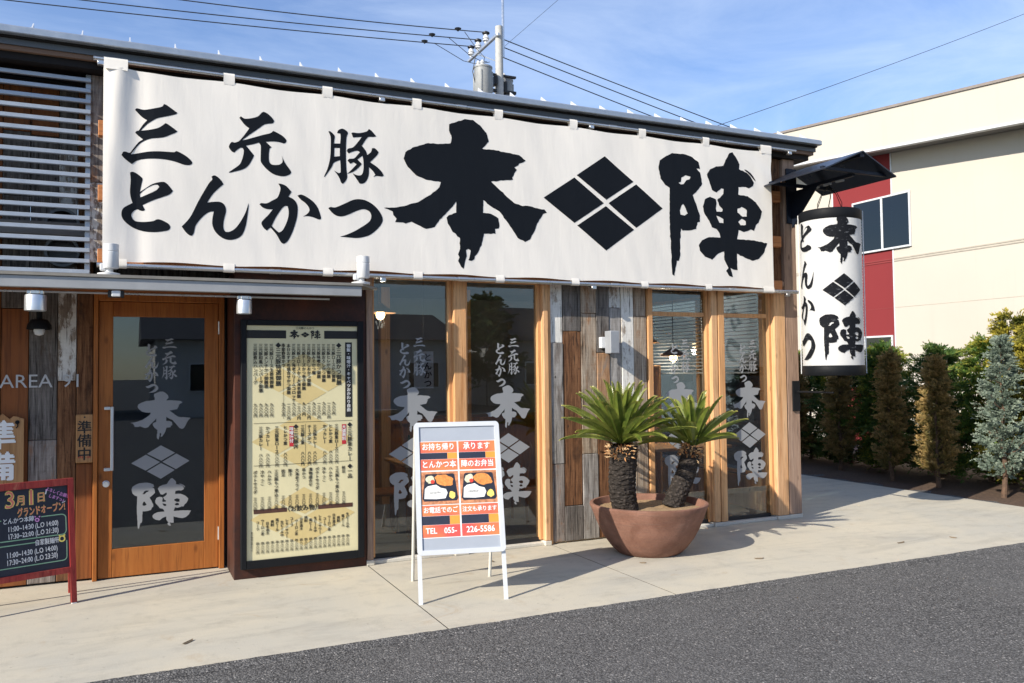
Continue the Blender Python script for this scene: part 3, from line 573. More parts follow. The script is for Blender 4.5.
# deep jambs on the glass line
HON_W, HON_H = .46, .39
def decal(cx, zc):
    """the restaurant's name as on its windows: two small columns of brush script over two large signs and a diamond"""
    k = 1.05 / 128; zc -= .022
    L = [('san', 8, 74, 14, 11), ('gen', 8, 59, 14, 14), ('ton', 8, 44, 15, 15), ('to', -9, 67, 11, 13), ('n', -9, 54, 13, 12), ('ka', -9, 41, 13, 13), ('tsu', -8.5, 28, 12, 9),
         ('hon', 0, 0, 57, 49), ('dia', 0, -47.5, 55, 34), ('jin', 1, -89, 56, 49)]
    return merge(*[glyph(n, cx + a * k, zc + b * k, w * k, h * k) for n, a, b, w, h in L])
def window(x0, x1, hon_x, label, transom=None, rail=False):
    z0, z1 = .05, 2.54
    f = MB(); t = .03
    f.bbox(x0, x0 + t, .055, .13, z0, z1, .003); f.bbox(x1 - t, x1, .055, .13, z0, z1, .003)
    f.bbox(x0 + t, x1 - t, .06, .13, z1 - .05, z1, .003)
    if transom: f.bbox(x0 + t, x1 - t, .085, .13, transom - .022, transom + .022, .003)
    w = part('window', f, M['cedar'], B)
    g = MB(); g.box(x0 + t, x1 - t, .085, .12, .031, z0 + .019); part('bottom_rail', g, M['dark'], w)
    g = MB(); g.box(x0 + t, x1 - t, .098, .104, z0 + .02, z1 - .05); part('pane', g, M['glass'], w)
    g = MB(); g.flat(decal(hon_x, 1.345), lambda x, z: (x, .0955, z)); part('lettering', g, M['frost'], w)
    g = MB(); g.bbox(x0, x1, .02, .16, 0, .03, .004); part('sill', g, M['concrete_pale'], w)
    if rail: g = MB(); g.bbox(x0 + .001, x1 - .001, .132, .165, .31, .36, .003); part('rail', g, M['cedar'], w)
    return w
window(1.941, 2.699, 2.335, '')
window(2.823, 3.611, 3.275, '')
window(4.876, 5.614, 5.27, '', 2.237, True)
window(5.784, 6.469, 6.172, '', 2.237, True)
g = MB(); g.bbox(1.885, 6.63, .0, .14, 2.565, 2.62, .004); part('lintel', g, M['cedar_old'], B)
g = MB(); g.box(XR - .135, XR - .1205, .2, .49, .012, 2.74); g.box(XR - .135, XR - .1205, 2.91, 4.59, .012, 2.74); g.box(XR - .135, XR - .1205, .491, 2.909, .012, .39); part('interior_lining', g, M['cedar'], B)  # lighter wall lining, added to brighten the view through the right windows
# interior partitions, counter
g = MB(); g.box(2.2, 6.3, 3.4, 3.9, .012, 1.0); g.box(2.15, 6.35, 3.3, 3.95, 1.0, 1.05); part('counter', g, M['door_wood'], B)
g = MB()
for x in (2.9, 4.0, 5.6): g.box(x, x + .12, 3.1, 3.22, .012, 2.74)
part('interior_post', g, M['cedar'], B)
f = MB()  # side window in the unseen wall, added to let sky light into the room
for y in (.5, 1.69, 2.86): f.bbox(XR - .10, XR - .03, y, y + .04, .4, 2.6, .003)
f.bbox(XR - .10, XR - .03, .541, 2.859, .4, .44, .003); f.bbox(XR - .10, XR - .03, .541, 2.859, 2.56, 2.6, .003)
sw = part('window', f, M['cedar'], B)
g = MB(); g.box(XR - .07, XR - .064, .54, 2.86, .44, 2.56); part('pane', g, M['glass'], sw)
g = MB()
for k in range(22): g.prism([(XR - .17, .52, 2.55 - .045 * k), (XR - .13, .52, 2.565 - .045 * k), (XR - .13, .52, 2.563 - .045 * k), (XR - .17, .52, 2.548 - .045 * k)], (0, 2.36, 0))
part('blind', g, M['white_fix'], sw)
# ---- recessed entrance on the left
planks('entrance_wall', -2.51, [.2, .22, .18, .2, .24, .2, .17, .2, .191, .202, .136, .123], .015, 4.0, .54, None, [
    [(0, 4, 'plank_dark')], [(0, 4, 'plank_brown')], [(0, 2, 'plank_grey'), (2, 4, 'plank_dark')], [(0, 4, 'plank_brown')], [(0, 4, 'orange_board')], [(0, 4, 'plank_dark')], [(0, 4, 'plank_tan')],
    [(0, 4, 'orange_board')],
    [(0, 2.2, 'orange_board'), (2.2, 3.1, 'plank_dark'), (3.1, 3.62, 'plank_dark'), (3.62, 4, 'orange_board')],
    [(0, 1.15, 'plank_blotchy'), (1.15, 3.6, 'plank_dark'), (3.6, 4, 'orange_board')],
    [(0, 1.62, 'plank_brown'), (1.62, 3.5, 'plank_white_worn'), (3.5, 4, 'plank_dark')],
    [(0, .95, 'orange_board'), (.95, 4, 'plank_brown')]], .04)
g = MB(); g.box(-.246, 1.0, .60, .7, 2.30, 4.0); part('entrance_backing', g, M['plank_dark'], B)
g = MB(); g.box(-5.2, -2.51, .55, .62, 0, 4.0); part('entrance_wall', g, M['plank_dark'], B)
# door
g = MB(); g.bbox(-.246, -.212, .48, .62, .0, 2.33, .004); g.bbox(.722, .765, .48, .62, .0, 2.33, .004); g.bbox(-.212, .722, .48, .62, 2.272, 2.33, .004)
part('door_frame', g, M['door_wood'], B)
g = MB(); dx0, dx1 = -.208, .718
g.bbox(dx0, dx0 + .105, .51, .55, .012, 2.268, .003); g.bbox(dx1 - .112, dx1, .51, .55, .012, 2.268, .003)
g.bbox(dx0 + .1055, dx1 - .1125, .511, .549, .012, .24, .003); g.bbox(dx0 + .1055, dx1 - .1125, .511, .549, 2.145, 2.268, .003)
door = part('door', g, M['door_wood'], B)
g = MB(); g.box(dx0 + .1, dx1 - .107, .528, .534, .235, 2.15); part('pane', g, M['glass'], door)
g = MB(); g.flat(decal(.262, 1.34), lambda x, z: (x, .5255, z)); part('lettering', g, M['frost'], door)
g = MB(); g.bbox(-.118, -.094, .44, .462, .885, 1.405, .004); g.bbox(-.165, -.1185, .441, .461, .885, .91, .003); g.bbox(-.165, -.1185, .441, .461, 1.38, 1.405, .003); g.box(-.163, -.145, .4615, .511, .887, .908); g.box(-.163, -.145, .4615, .511, 1.382, 1.403); part('handle', g, M['alu'], door)
g = MB(); g.lathe((-.15, .505, .775), [(.0, -.03), (.022, -.03), (.022, 0), (.028, .004)], 16, axis=1); part('lock', g, M['alu'], door, True)
for z in (2.06, .30):
    g = MB(); g.tube([(.722, .50, z - .055), (.722, .50, z + .055)], .009, 10); part('hinge', g, M['alu'], door, True)
# room behind the door
g = MB(); g.box(-.24, .76, 1.8, 1.85, 0, 2.5); g.box(-.28, -.241, .62, 1.799, 0, 2.5); g.box(.761, .79, .62, 1.799, 0, 2.5); part('porch_wall', g, M['interior'], B)
# rust coloured steel box that carries the menu
g = MB(); g.bbox(.79, 1.882, 0, .60, .0, 2.50, .004); part('steel_panel', g, M['corten'], B)
# canopy over the entrance
g = MB(); g.bbox(XL, 1.755, -.36, -.335, 2.288, 2.37, .003); g.box(XL, 1.755, -.334, -.30, 2.288, 2.294); g.box(XL, 1.755, -.334, -.30, 2.364, 2.37); can = part('canopy_beam', g, M['beam'], B)
g = MB(); g.prism([(XL, -.375, 2.372), (1.76, -.375, 2.372), (1.97, -.06, 2.372), (XL, -.06, 2.372)], (0, 0, .022)); g.box(XL, .79, -.06, .53, 2.372, 2.394); part('canopy_plate', g, M['beam_top'], can)
g = MB(); g.box(XL, .785, -.29, .52, 2.33, 2.36); part('canopy_soffit', g, M['orange_board'], can)
g = MB(); g.tube([(XL, -.30, 2.262), (1.5, -.30, 2.262)], .008, 8); part('conduit', g, M['steel'], can, True)
# louvre screen above the canopy
lv = MB(); lv.bbox(-.30, -.262, .08, .12, 2.40, 3.995, .003)
scr = part('louvre_screen', lv, M['louvre'], B)
for k in range(19):
    z = 2.44 + k * .0826; s_ = MB(); s_.bbox(-3.9, -.262, .045, .079, z, z + .031, .003)
    part('slat', s_, M['louvre'], scr)
for z in (2.86, 2.645):
    g = MB(); g.lathe((-.47, .34, z), [(.125, .2), (.125, 0), (.105, 0), (.105, .18), (0, .18)], 28, axis=1); part('vent_pipe', g, M['roof_metal'], B, True)
g = MB(); g.tube([(-3.9, .16, 3.98), (-1.2, .16, 3.94), (-.5, .14, 3.93), (-.25, .1, 3.86), (-.1, .1, 3.84)], .014, 8); part('cable', g, M['black'], B, True)
# raised wall letters
for x0_, bod in ((-.905, 'AREA'), (-.475, '91')):
    g = MB(); g.flat(text(bod, .150, x0_, 1.615, 'LEFT'), lambda x, z: (x, .521, z)); part('wall_lettering', g, M['letter_grey'], B)
# black gusset plate and stubs on the corner post that carry the lantern
# ================================================================== BANNER
BX0, BX1, BZ0, BZ1, BY = -.172, 6.352, 2.525, 4.0, -.135
def bd(x, z):
    """how far the cloth bellies towards the street"""
    u = (x - BX0) / (BX1 - BX0); v = (z - BZ0) / (BZ1 - BZ0)
    d = .007 * math.sin(u * 9.3 + 1.2 * v) * math.sin(math.pi * v)
    d += .022 * math.exp(-((x - BX0 - .11 + .10 * (1 - v)) / .07) ** 2) * (.35 + .65 * v) - .012 * math.exp(-((x - BX0 - .24) / .07) ** 2)
    d += .005 * noise.noise(Vector((x * 2.1, z * 1.3, 3))) + .0022 * noise.noise(Vector((x * 9 + z * 2.5, z * 2.2, 7)))
    d += .006 * math.sin((x * 1.0 + z * 1.6) * 16) * math.exp(-((x - 6.2) ** 2 + (z - 3.9) ** 2) / .16)
    d += .003 * math.sin(x * 2 * math.pi / .788 - 5.9) * (v ** 6)
    return d
def bpos(off): return lambda x, z: (x, BY - bd(x, z) - off, z)
ban = thing('banner', 'long white cloth banner with bold black brush lettering stretched above the windows', 'banner', (0, 0, 0))
NX, NZ = 210, 44; vs, fs = [], []
for j in range(NZ + 1):
    for i in range(NX + 1):
        x = BX0 + (BX1 - BX0) * i / NX; z = BZ0 + (BZ1 - BZ0) * j / NZ
        zz = z + (.006 * math.cos((x - .735) * 2 * math.pi / .788) if j in (0, NZ) else 0) * (1 if j else -1)
        vs.append((x, BY - bd(x, z), zz))
for j in range(NZ):
    for i in range(NX): a = j * (NX + 1) + i; fs.append((a, a + 1, a + NX + 2, a + NX + 1))
g = MB(); g.add(vs, fs); part('cloth', g, M['cloth'], ban, True, fix=False)
for nm, names in (('lettering', ('san', 'gen', 'ton', 'to', 'n', 'ka', 'tsu', 'hon', 'jin')), ('emblem', ('dia',))):
    g = MB(); g.flat(cut_grid(merge(*[glyph(n) for n in names]), .06, .10), bpos(.0018)); part(nm, g, M['inkblue'], ban, fix=False)
for z, x0, x1 in ((4.062, -.236, 6.715), (2.492, -.205, 6.70)):
    g = MB(); g.tube([(x0, BY + .012, z), (x1, BY + .012, z)], .019, 14); g.tube([(x0 - .004, BY + .012, z), (x0, BY + .012, z)], .021, 14)
    for xx in (1.05, 2.7, 4.3, 5.75): g.tube([(xx, BY + .012, z), (xx + .09, BY + .012, z)], .022, 14)
    pl = part('pole', g, M['steel'], ban, True)
    for xx in ((-.19, 2.0, 4.1, 6.62) if z > 3 else (-.15, 2.0, 4.1, 6.55)):
        g = MB(); g.tube([(xx, BY + .012, z), (xx, -.035, z - .01)], .012, 8); g.bbox(xx - .025, xx + .025, BY - .012, BY + .036, z - .05, z - .017, .004)
        part('clamp', g, M['steel'], pl, True)
def tab(x, zc, w, up):
    g = MB(); r = .0225; y0 = BY + .012; pts = []
    s = 1 if up else -1; base = BZ1 if up else BZ0
    bdv = bd(x, base)
    prof = [(BY - bdv - .002, base - s * .015), (y0 - r, zc - s * .004)] + [(y0 - r * math.cos(t), zc + s * r * math.sin(t)) for t in (.4, .9, 1.57, 2.2, 2.8)] + [(y0 + r, zc - s * .01), (BY - bdv + .004, base - s * .012)]
    vs = []
    for k in range(5):
        xx = x - w / 2 + w * k / 4
        for y, z in prof: vs.append((xx + rnd.uniform(-.0015, .0015), y + rnd.uniform(-.0015, .0015), z))
    n = len(prof); fs = [(k * n + i, k * n + i + 1, (k + 1) * n + i + 1, (k + 1) * n + i) for k in range(4) for i in range(n - 1)]
    g.add(vs, fs); part('tab', g, M['cloth'], ban, True, fix=False)
for up, zc in ((True, 4.062), (False, 2.492)):
    tab(BX0 + .085, zc, .165, up); tab(BX1 - .075, zc, .15, up)
    for k in range(7): tab(.735 + .79 * k, zc, .085, up)

# ================================================================== THINGS ON THE FRONT
# up-lights standing on the canopy
def uplight(x, label):
    t = thing('spotlight', label, 'spotlight', (x, -.25, 2.394), 0, 'spotlights on the canopy')
    g = MB(); g.lathe((0, 0, 0), [(0, .001), (.075, .001), (.078, .02), (.03, .03), (.03, .06), (0, .06)], 24); part('base', g, M['white_fix'], t, True)
    g = MB(); g.lathe((.015, -.02, 0), [(0, .055), (.049, .055), (.053, .061), (.053, .175), (.050, .177), (.050, .182), (.053, .184), (.053, .235), (.047, .237), (.047, .215), (0, .215)], 28); part('lamp_body', g, M['white_fix'], t, True)
    g = MB(); g.bbox(-.06, -.02, -.03, .03, .04, .09, .006); part('bracket', g, M['white_fix'], t)
    return t
uplight(-.125, 'white cylinder spotlight at the left end of the banner'); uplight(1.775, 'white cylinder spotlight at the canopy end above the menu board')
def downlight(x, r, h, label):
    t = thing('downlight', label, 'downlight', (x, -.30, 2.25), 0, 'downlights under the canopy')
    g = MB(); g.bbox(-.055, .055, -.03, .03, -.012, .02, .006); g.bbox(-.03, .03, -.045, -.031, -.01, .018, .004); part('clamp', g, M['steel'], t)
    g = MB(); g.lathe((0, 0, 0), [(0, -.014), (r * .96, -.014), (r, -.02), (r, -.02 - h), (r * .93, -.022 - h), (r * .9, -.02 - h * .6), (0, -.02 - h * .6)], 28); part('lamp_body', g, M['alu'], t, True)
    g = MB(); g.lathe((0, 0, -.0), [(0, -.012), (r * .9, -.012), (r * .9, -.0135)], 24); part('cap', g, M['dark'], t)
    return t
downlight(-.592, .07, .105, 'wide silver downlight beside the left edge under the canopy'); downlight(.832, .058, .10, 'narrow silver downlight under the canopy above the menu board')
t = thing('clamp_light', 'small metal junction fitting under the canopy above the door', 'fitting', (-.075, -.30, 2.262))
g = MB(); g.bbox(-.055, .055, -.025, .025, -.03, .022, .006); part('housing', g, M['dark'], t)
g = MB(); g.bbox(-.03, .03, -.042, -.0255, -.026, .02, .005); part('lens', g, M['alu_white'], t)
# little barn lamp on the entrance wall
t = thing('barn_lamp', 'small black barn lamp on the entrance wall above the wall letters', 'lamp', (-.625, .52, 2.03))
g = MB(); g.lathe((0, -.13, 0), [(.02, .17), (.022, .08), (.06, .07), (.085, .03), (.088, -.005), (.082, -.005), (.05, .05), (0, .055)], 24); part('lamp_shade', g, M['black'], t, True)
g = MB(); g.tube([(0, 0, .05), (0, -.05, .14), (0, -.10, .19), (0, -.13, .165)], .009, 8); part('arm', g, M['black'], t, True)
g = MB(); g.lathe((0, -.13, 0), [(0, -.055), (.03, -.045), (.04, -.015), (.03, .03), (0, .035)], 16); part('bulb', g, M['white_fix'], t, True)
# wooden signs
t = thing('wooden_sign', 'small wooden plate with three black characters beside the door handle', 'sign', (-.308, .52, .955))
plate_wood = wood('sign_wood', (.40, .215, .09), (.30, .14, .05), (.48, .28, .13), grain=18, rough=.55, bump=.1)
g = MB(); g.bbox(-.063, .063, -.02, 0, 0, .392, .006); part('plate', g, plate_wood, t)
g = MB(); g.flat(text('準備中', .11, 0, 0, vertical=True, bold=.018, top=.335, line=.98), lambda x, z: (x, -.0215, z)); part('lettering', g, M['print_black'], t)
g = MB(); g.lathe((0, -.021, .368), [(0, -.004), (.006, -.003), (.007, 0)], 10, axis=1); part('nail', g, M['dark'], t)
g = MB()
for k in range(7): g.bbox(-.045 + .0135 * k, -.037 + .0135 * k, -.0216, -.0205, .04 + .004 * math.sin(k * 2.1), .052 + .006 * math.sin(k * 1.3), .0004)
part('stamp', g, plain('red_stamp', (.35, .05, .03), .7), t)
t = thing('wooden_sign', 'larger wooden signboard with white characters at the left edge of the photo', 'sign', (-.878, .52, .36))
pts = []
for k in range(13):
    u = k / 12; pts.append((-.145 + .29 * u, 0, .965 + .045 * math.cos((u - .5) * 2 * math.pi * 1.5) ** 2 * (1 if .2 < u < .8 else .4)))
g = MB(); g.prism([(-.145, 0, 0), (.145, 0, 0)] + pts[::-1], (0, -.025, 0)); part('plate', g, plate_wood, t)
g = MB(); g.flat(text('準備中', .235, -.022, 0, vertical=True, bold=.035, top=.945, line=1.05), lambda x, z: (x, -.0275, z)); part('lettering', g, M['print_white'], t)
g = MB(); g.lathe((.10, -.026, .94), [(0, -.012), (.012, -.01), (.016, 0)], 12, axis=1); g.tube([(.10, -.03, .94), (.105, -.035, .91), (.093, -.032, .895)], .005, 6); part('hook', g, M['black'], t)
# wall light box
t = thing('wall_light', 'pale grey box wall light on the weathered planks', 'wall light', (4.36, .03, 1.82))
g = MB(); g.bbox(-.085, .018, -.17, -.06, 0, .222, .006); part('housing', g, M['grey_box'], t)
g = MB(); g.bbox(-.12, -.02, -.0595, .0, .055, .165, .004); part('mount', g, M['white_fix'], t)

# ------------------------------------------------------------------ menu board
mb = thing('menu_board', 'tall cream menu board in a black frame on the dark steel panel', 'menu board', (0, 0, 0))
X0, X1, Z0, Z1 = .883, 1.795, .15, 2.056
g = MB(); fy0, fy1 = -.055, -.001
g.bbox(.838, X0, fy0, fy1, .085, 2.10, .004); g.bbox(X1, 1.848, fy0, fy1, .085, 2.10, .004); g.bbox(X0 + .0005, X1 - .0005, fy0 + .001, fy1, .085, Z0, .003); g.bbox(X0 + .0005, X1 - .0005, fy0 + .001, fy1, Z1, 2.10, .003)
part('frame', g, M['black'], mb)
g = MB(); g.box(X0 + .0005, X1 - .0005, -.038, -.002, Z0 + .0005, Z1 - .0005); part('panel', g, plain('menu_paper', (.66, .60, .37), .6, var=.05, sc=4), mb)
PU = lambda u: X0 + u * (X1 - X0)
PV = lambda v: Z1 - v * (Z1 - Z0)
mp = lambda off: (lambda x, z: (x, -.038 - off, z))
def menu_diamond(u, v, w):
    g = MB(); vf = glyph('dia', PU(u), PV(v), w, w * .62); g.flat(vf, mp(.0012)); return g
g = MB()
for u, v, w in ((.5, .235, .78), (.5, .50, .84), (.5, .83, .86)):
    if w: g.flat(glyph('dia', PU(u), PV(v), w, w * .56), mp(.0012))
part('watermark', g, plain('menu_tint', (.60, .475, .215), .6, var=.05), mb)
g = MB()
for a, b, c, d in ((0, .345, .056, .021), (.69, 1, .056, .021), (.885, .95, .405, .072)):
    g = MB(); g.flat(rect(PU(a), PU(b), PV(c), PV(d)), mp(.002)); part('header_bar', g, M['print_black'], mb)
mbr = plain('menu_brown', (.075, .03, .02), .6)
for a, b in ((.06, .35), (.63, .95)): g = MB(); g.flat(rect(PU(a), PU(b), PV(.805), PV(.787)), mp(.002)); part('drinks_bar', g, mbr, mb)
g = MB(); L = []
L += [glyph('hon', PU(.418), PV(.039), .088, .080), glyph('dia', PU(.515), PV(.039), .075, .046), glyph('jin', PU(.612), PV(.039), .088, .080)]
L.append(text('三元豚とんかつ', .022, PU(.515), PV(.011), bold=.01))
vt = lambda s, sz, u, v, b=.02, ln=.98: L.append(text(s, sz, PU(u), 0, vertical=True, top=PV(v), bold=b, line=ln))
vt('◆三元豚かつ御膳', .046, .825, .075)
for k, s_ in enumerate(['三元豚ロースかつ御膳', '三元豚ヒレかつ御膳', '三元豚おろしかつ御膳', '三元豚味噌かつ御膳', '三元豚みそかつ膳', '三元豚ねぎしおかつ御膳', '三元豚チーズかつ巻き御膳', '三元豚上ロースかつ大海老御膳', '三元豚かつ海老クリームコロッケ', '本日おすすめ盛合せかつ御膳', '季節野菜かつ']):
    u = .775 - .0455 * k; vt(s_, .033, u, .08); vt('一三八〇円' if k % 2 else '九八〇円', .030, u, .335)
vt('◆三元豚特選御膳', .046, .275, .075)
for k, s_ in enumerate(['三元豚ロース生姜焼御膳', '三元豚メンチかつ御膳膳', '三元豚和風ハンバーグ御膳', '三元豚煮込ハンバーグ']):
    u = .215 - .047 * k; vt(s_, .034, u, .08); vt('九八〇円', .030, u, .335)
vt('◆三元豚重カレー', .042, .925, .43)
vt('◆三元豚丼', .042, .43, .43)
for k, u in enumerate((.80, .745, .69, .60, .55, .49, .26, .335, .18, .12)):
    vt(['三元豚重ロース', 'ヒレかつ重', 'かつカレー', '三元豚カレー', 'チーズかつ', '三元豚上重'][k % 6], .033, u, .435); vt('八八〇円', .030, u, .55, .015)
vt('◆一品', .042, .925, .615)
for k in range(14):
    vt(['枝豆', '三元豚もつ煮込', 'ハムかつ', '冷やっこ', 'ポテトサラダ', '漬物盛合せ', '串かつ', '大海老フライ', '豚汁'][k % 9], .032, .865 - .061 * k, .622); vt('三八〇円', .029, .865 - .061 * k, .735)
L.append(text('〈お飲み物〉', .05, PU(.49), PV(.796), bold=.02))
for k in range(20):
    vt(['生ビール中', '瓶ビール', '焼酎', '日本酒冷', 'ウーロン茶', 'コーラ', 'レモンサワー'][k % 7], .027, .90 - .0425 * k, .83 + .006 * (k % 3)); vt('四八〇円', .025, .90 - .0425 * k, .925, .01)
vt('表示価格は税込です', .018, .045, .88, .0)
L += [rect(PU(.06), PU(.95), PV(.4215), PV(.4200)), rect(PU(.06), PU(.95), PV(.6015), PV(.600)), rect(PU(.318), PU(.3205), PV(.405), PV(.075)), rect(PU(.515), PU(.5175), PV(.595), PV(.43))]
g.flat(merge(*L), mp(.0026)); part('lettering', g, M['print_black'], mb, fix=False)
L = []; vt('御飯・味噌汁・キャベツおかわり自由', .034, .9175, .08, .02, 1.0); g = MB(); g.flat(merge(*L), mp(.0034)); part('white_lettering', g, M['print_white'], mb, fix=False)
mrd = plain('menu_red', (.45, .02, .03), .6)
for a, b in ((.852, .892), (.372, .41)): g = MB(); g.flat(rect(PU(a), PU(b), PV(.525), PV(.437)), mp(.002)); part('red_tag', g, mrd, mb)
L = []; vt('大盛無料', .034, .872, .441); vt('味噌汁付', .034, .391, .441); g = MB(); g.flat(merge(*L), mp(.0028)); part('tag_lettering', g, M['print_white'], mb, fix=False)

# ------------------------------------------------------------------ lantern, its roof and bracket
LX, LY, LR = 6.76, -.55, .303
t = thing('lantern_roof', 'small black gabled metal roof bracketed out over the paper lantern', 'roof', (LX, 0, 3.6))
def rl(x, y, z): return (x - LX, y, z - 3.6)
g = MB()
for s_, xe in ((-1, 6.25), (1, 7.225)):
    a, b_, c, d = (LX, -1.01, 3.855), (LX, -.005, 3.855), (xe, -.005, 3.637), (xe, -1.01, 3.637)
    g.prism([rl(*p) for p in (a, b_, c, d)], (0, 0, -.014))
part('roof_sheet', g, M['navy_sheen'], t)
g = MB(); g.bbox(-.03, .03, -1.0, -.012, .19, .235, .003); g.bbox(-.47, .45, -.93, -.89, .04, .075, .003); g.bbox(-.47, .45, -.20, -.16, .04, .075, .003); g.bbox(-.02, .02, -.88, -.20, .02, .055, .003); part('frame', g, M['navy'], t)
g = MB(); g.bbox(-.085, .065, -.018, -.001, -.33, .29, .003); g.prism([rl(6.742, -.019, 3.63), rl(6.742, -.42, 3.63), rl(6.742, -.019, 3.22)], (.012, 0, 0)); part('gusset', g, M['navy'], t)
g = MB()
for k in range(3): g.bbox(-.015, .015, -.75 + .17 * k, -.65 + .17 * k, -.004, .019, .003)
part('lamp', g, M['grey_box'], t)
t = thing('paper_lantern', 'tall white paper lantern with black brush characters hanging at the building corner', 'lantern', (LX, LY, 1.575))
prof = [(LR, .098)]; n = 50
for k in range(n):
    z = .098 + 1.53 * (k + .5) / n; prof += [(LR + .0045, z), (LR, .098 + 1.53 * (k + 1) / n)]
g = MB(); g.lathe((0, 0, 0), prof, 72)
def paper():
    s = NT('lantern_paper'); n = s.noise(s.coord((1, 1, 1)), 3, 4, .5); c = s.ramp(n, .3, .7, (.76, .765, .77), (.82, .82, .81)); s.fin(c, .6, 0, .35)
    tl = s.n('BsdfTranslucent'); tl.inputs[0].default_value = (.75, .75, .73, 1); mx = s.n('MixShader'); mx.inputs[0].default_value = .42
    s.l(s.b.outputs[0], mx.inputs[1]); s.l(tl.outputs[0], mx.inputs[2]); s.l(mx.outputs[0], s.out.inputs['Surface']); return s.mat
part('paper', g, paper(), t, True)
RG = plain('lantern_ring', (.006, .007, .009), .6, spec=.15)
for z0, z1 in ((0, .105), (1.62, 1.73)): g = MB(); g.lathe((0, 0, 0), [(LR - .03, z0), (LR + .002, z0), (LR + .010, z0 + .01), (LR + .010, z1 - .01), (LR + .002, z1), (LR - .03, z1), (LR - .03, z0)], 64); part('ring', g, RG, t, True)
g = MB(); g.lathe((0, 0, 0), [(0, 1.69), (LR - .029, 1.69)], 48); part('lid', g, M['black'], t)
def wrap(th, off=.008):
    def fn(x, z):
        a = R(th) + x / LR; return ((LR + off) * math.cos(a), (LR + off) * math.sin(a), z - 1.575)
    return fn
g = MB(); g.flat(cut_grid(merge(glyph('hon', 0, 2.965, .50, .50), glyph('jin', 0, 1.985, .50, .50)), .022), wrap(-113)); g.flat(cut_grid(merge(glyph('to', 0, 3.03, .21, .31), glyph('n', 0, 2.63, .23, .30), glyph('ka', 0, 2.26, .24, .31), glyph('tsu', 0, 1.88, .23, .28)), .022), wrap(-191))
def dry():
    s = NT('dry_brush_ink'); v = s.coord((3, 3, 9), (.0, .6, .3)); n = s.noise(v, 7, 4, .6); c = s.ramp(n, .60, .66, (.006, .007, .010), (.07, .075, .085)); return s.fin(c, .8, 0, .15)
part('lettering', g, dry(), t, fix=False)
g = MB(); g.flat(cut_grid(glyph('dia', 0, 2.455, .42, .33), .022), wrap(-113)); part('emblem', g, dry(), t, fix=False)
g = MB()
for a in (R(-46), R(134)):
    x, y = (LR + .017) * math.cos(a), (LR + .017) * math.sin(a); g.tube([(x, y, .02), (x, y, 1.72)], .005, 8)
part('side_rod', g, M['alu_white'], t, True)
g = MB()
for a in (0, 1.57, 3.14, 4.71): g.tube([(.16 * math.cos(a), .16 * math.sin(a), 1.66), (.17 * math.cos(a), .17 * math.sin(a), 1.80), (.10 * math.cos(a), .10 * math.sin(a), 1.93), (0, 0, 2.01)], .004, 6)
g.tube([(.02, 0, 1.66), (.0, .01, 1.8), (.02, 0, 1.9), (0, 0, 2.02)], .005, 6); part('hanger', g, M['black'], t, True)
t = thing('lantern_bracket', 'black steel bracket with a short arm on the corner post below the lantern', 'bracket', (LX, 0, 1.18))
g = MB(); g.bbox(-.06, .045, -.016, -.001, 0, .335, .003); part('plate', g, M['black'], t)
g = MB(); g.bbox(-.012, .012, -.54, -.0165, .205, .225, .003); part('arm', g, M['black'], t)

# ================================================================== A-FRAME
AT = thing('sandwich_board', 'silver framed sandwich board with red and orange lunch box poster on the concrete walk', 'sandwich board', (2.288, -1.108, 0), R(-13.3))
HW, HD, HT = .325, .355, 1.272
def fr(u, v, off=0):
    """point on the front panel: u across, v up along the slope"""
    s_ = v / HT; y = -HD + (HD - .012) * s_; n = Vector((0, -HT, (HD - .012))).normalized()
    return tuple(Vector((u, y, v)) + Vector((0, n.y, n.z)) * off)
def slopebar(u0, u1, v0, v1, o0, o1, b=0):
    g = [fr(u0, v0, o0), fr(u1, v0, o0), fr(u1, v1, o0), fr(u0, v1, o0)]; h = [fr(u0, v0, o1), fr(u1, v0, o1), fr(u1, v1, o1), fr(u0, v1, o1)]
    return g + h, [(3, 2, 1, 0), (4, 5, 6, 7), (0, 1, 5, 4), (1, 2, 6, 5), (2, 3, 7, 6), (3, 0, 4, 7)]
PB = .33
for u0, u1, v0, v1 in ((-HW, -HW + .036, PB + .034, HT - .034), (HW - .036, HW, PB + .034, HT - .034), (-HW + .03, HW - .03, PB, PB + .034), (-HW + .03, HW - .03, HT - .034, HT)):
    g = MB(); g.add(*slopebar(u0, u1, v0, v1, -.012, .012)); part('frame_bar', g, M['alu_white'], AT)
for su in (-1, 1):
    for v0, v1 in ((PB, PB + .034), (HT - .034, HT)):
        g = MB(); cx = su * (HW - .03); top = v1 > 1; c = []
        for k in range(7):
            a = math.pi / 2 * k / 6; c.append((cx + su * .0305 * math.sin(a), (v0 if top else v1) + (1 if top else -1) * .0345 * math.cos(a)))
        c.append((cx, v0 if top else v1)); pts0 = [fr(x, z, -.0125) for x, z in c]; nrm = Vector(fr(0, 0, .025)) - Vector(fr(0, 0, 0)); g.prism(pts0, nrm); part('corner_cap', g, M['alu_white'], AT)
    g = MB(); g.add(*slopebar(su * HW - (.03 if su > 0 else 0), su * HW + (.03 if su < 0 else 0), .0, PB + .01, -.026, -.0125)); part('leg', g, M['alu_white'], AT)
    g = MB(); g.tube([(su * (HW - .015), HD, .0), (su * (HW - .015), .02, HT - .03)], .013, 8); part('leg', g, plain('rear_leg', (.62, .61, .56), .45, .1), AT, True)
g = MB(); g.box(-HW + .02, HW - .02, .35, .37, .0, .0) if False else None
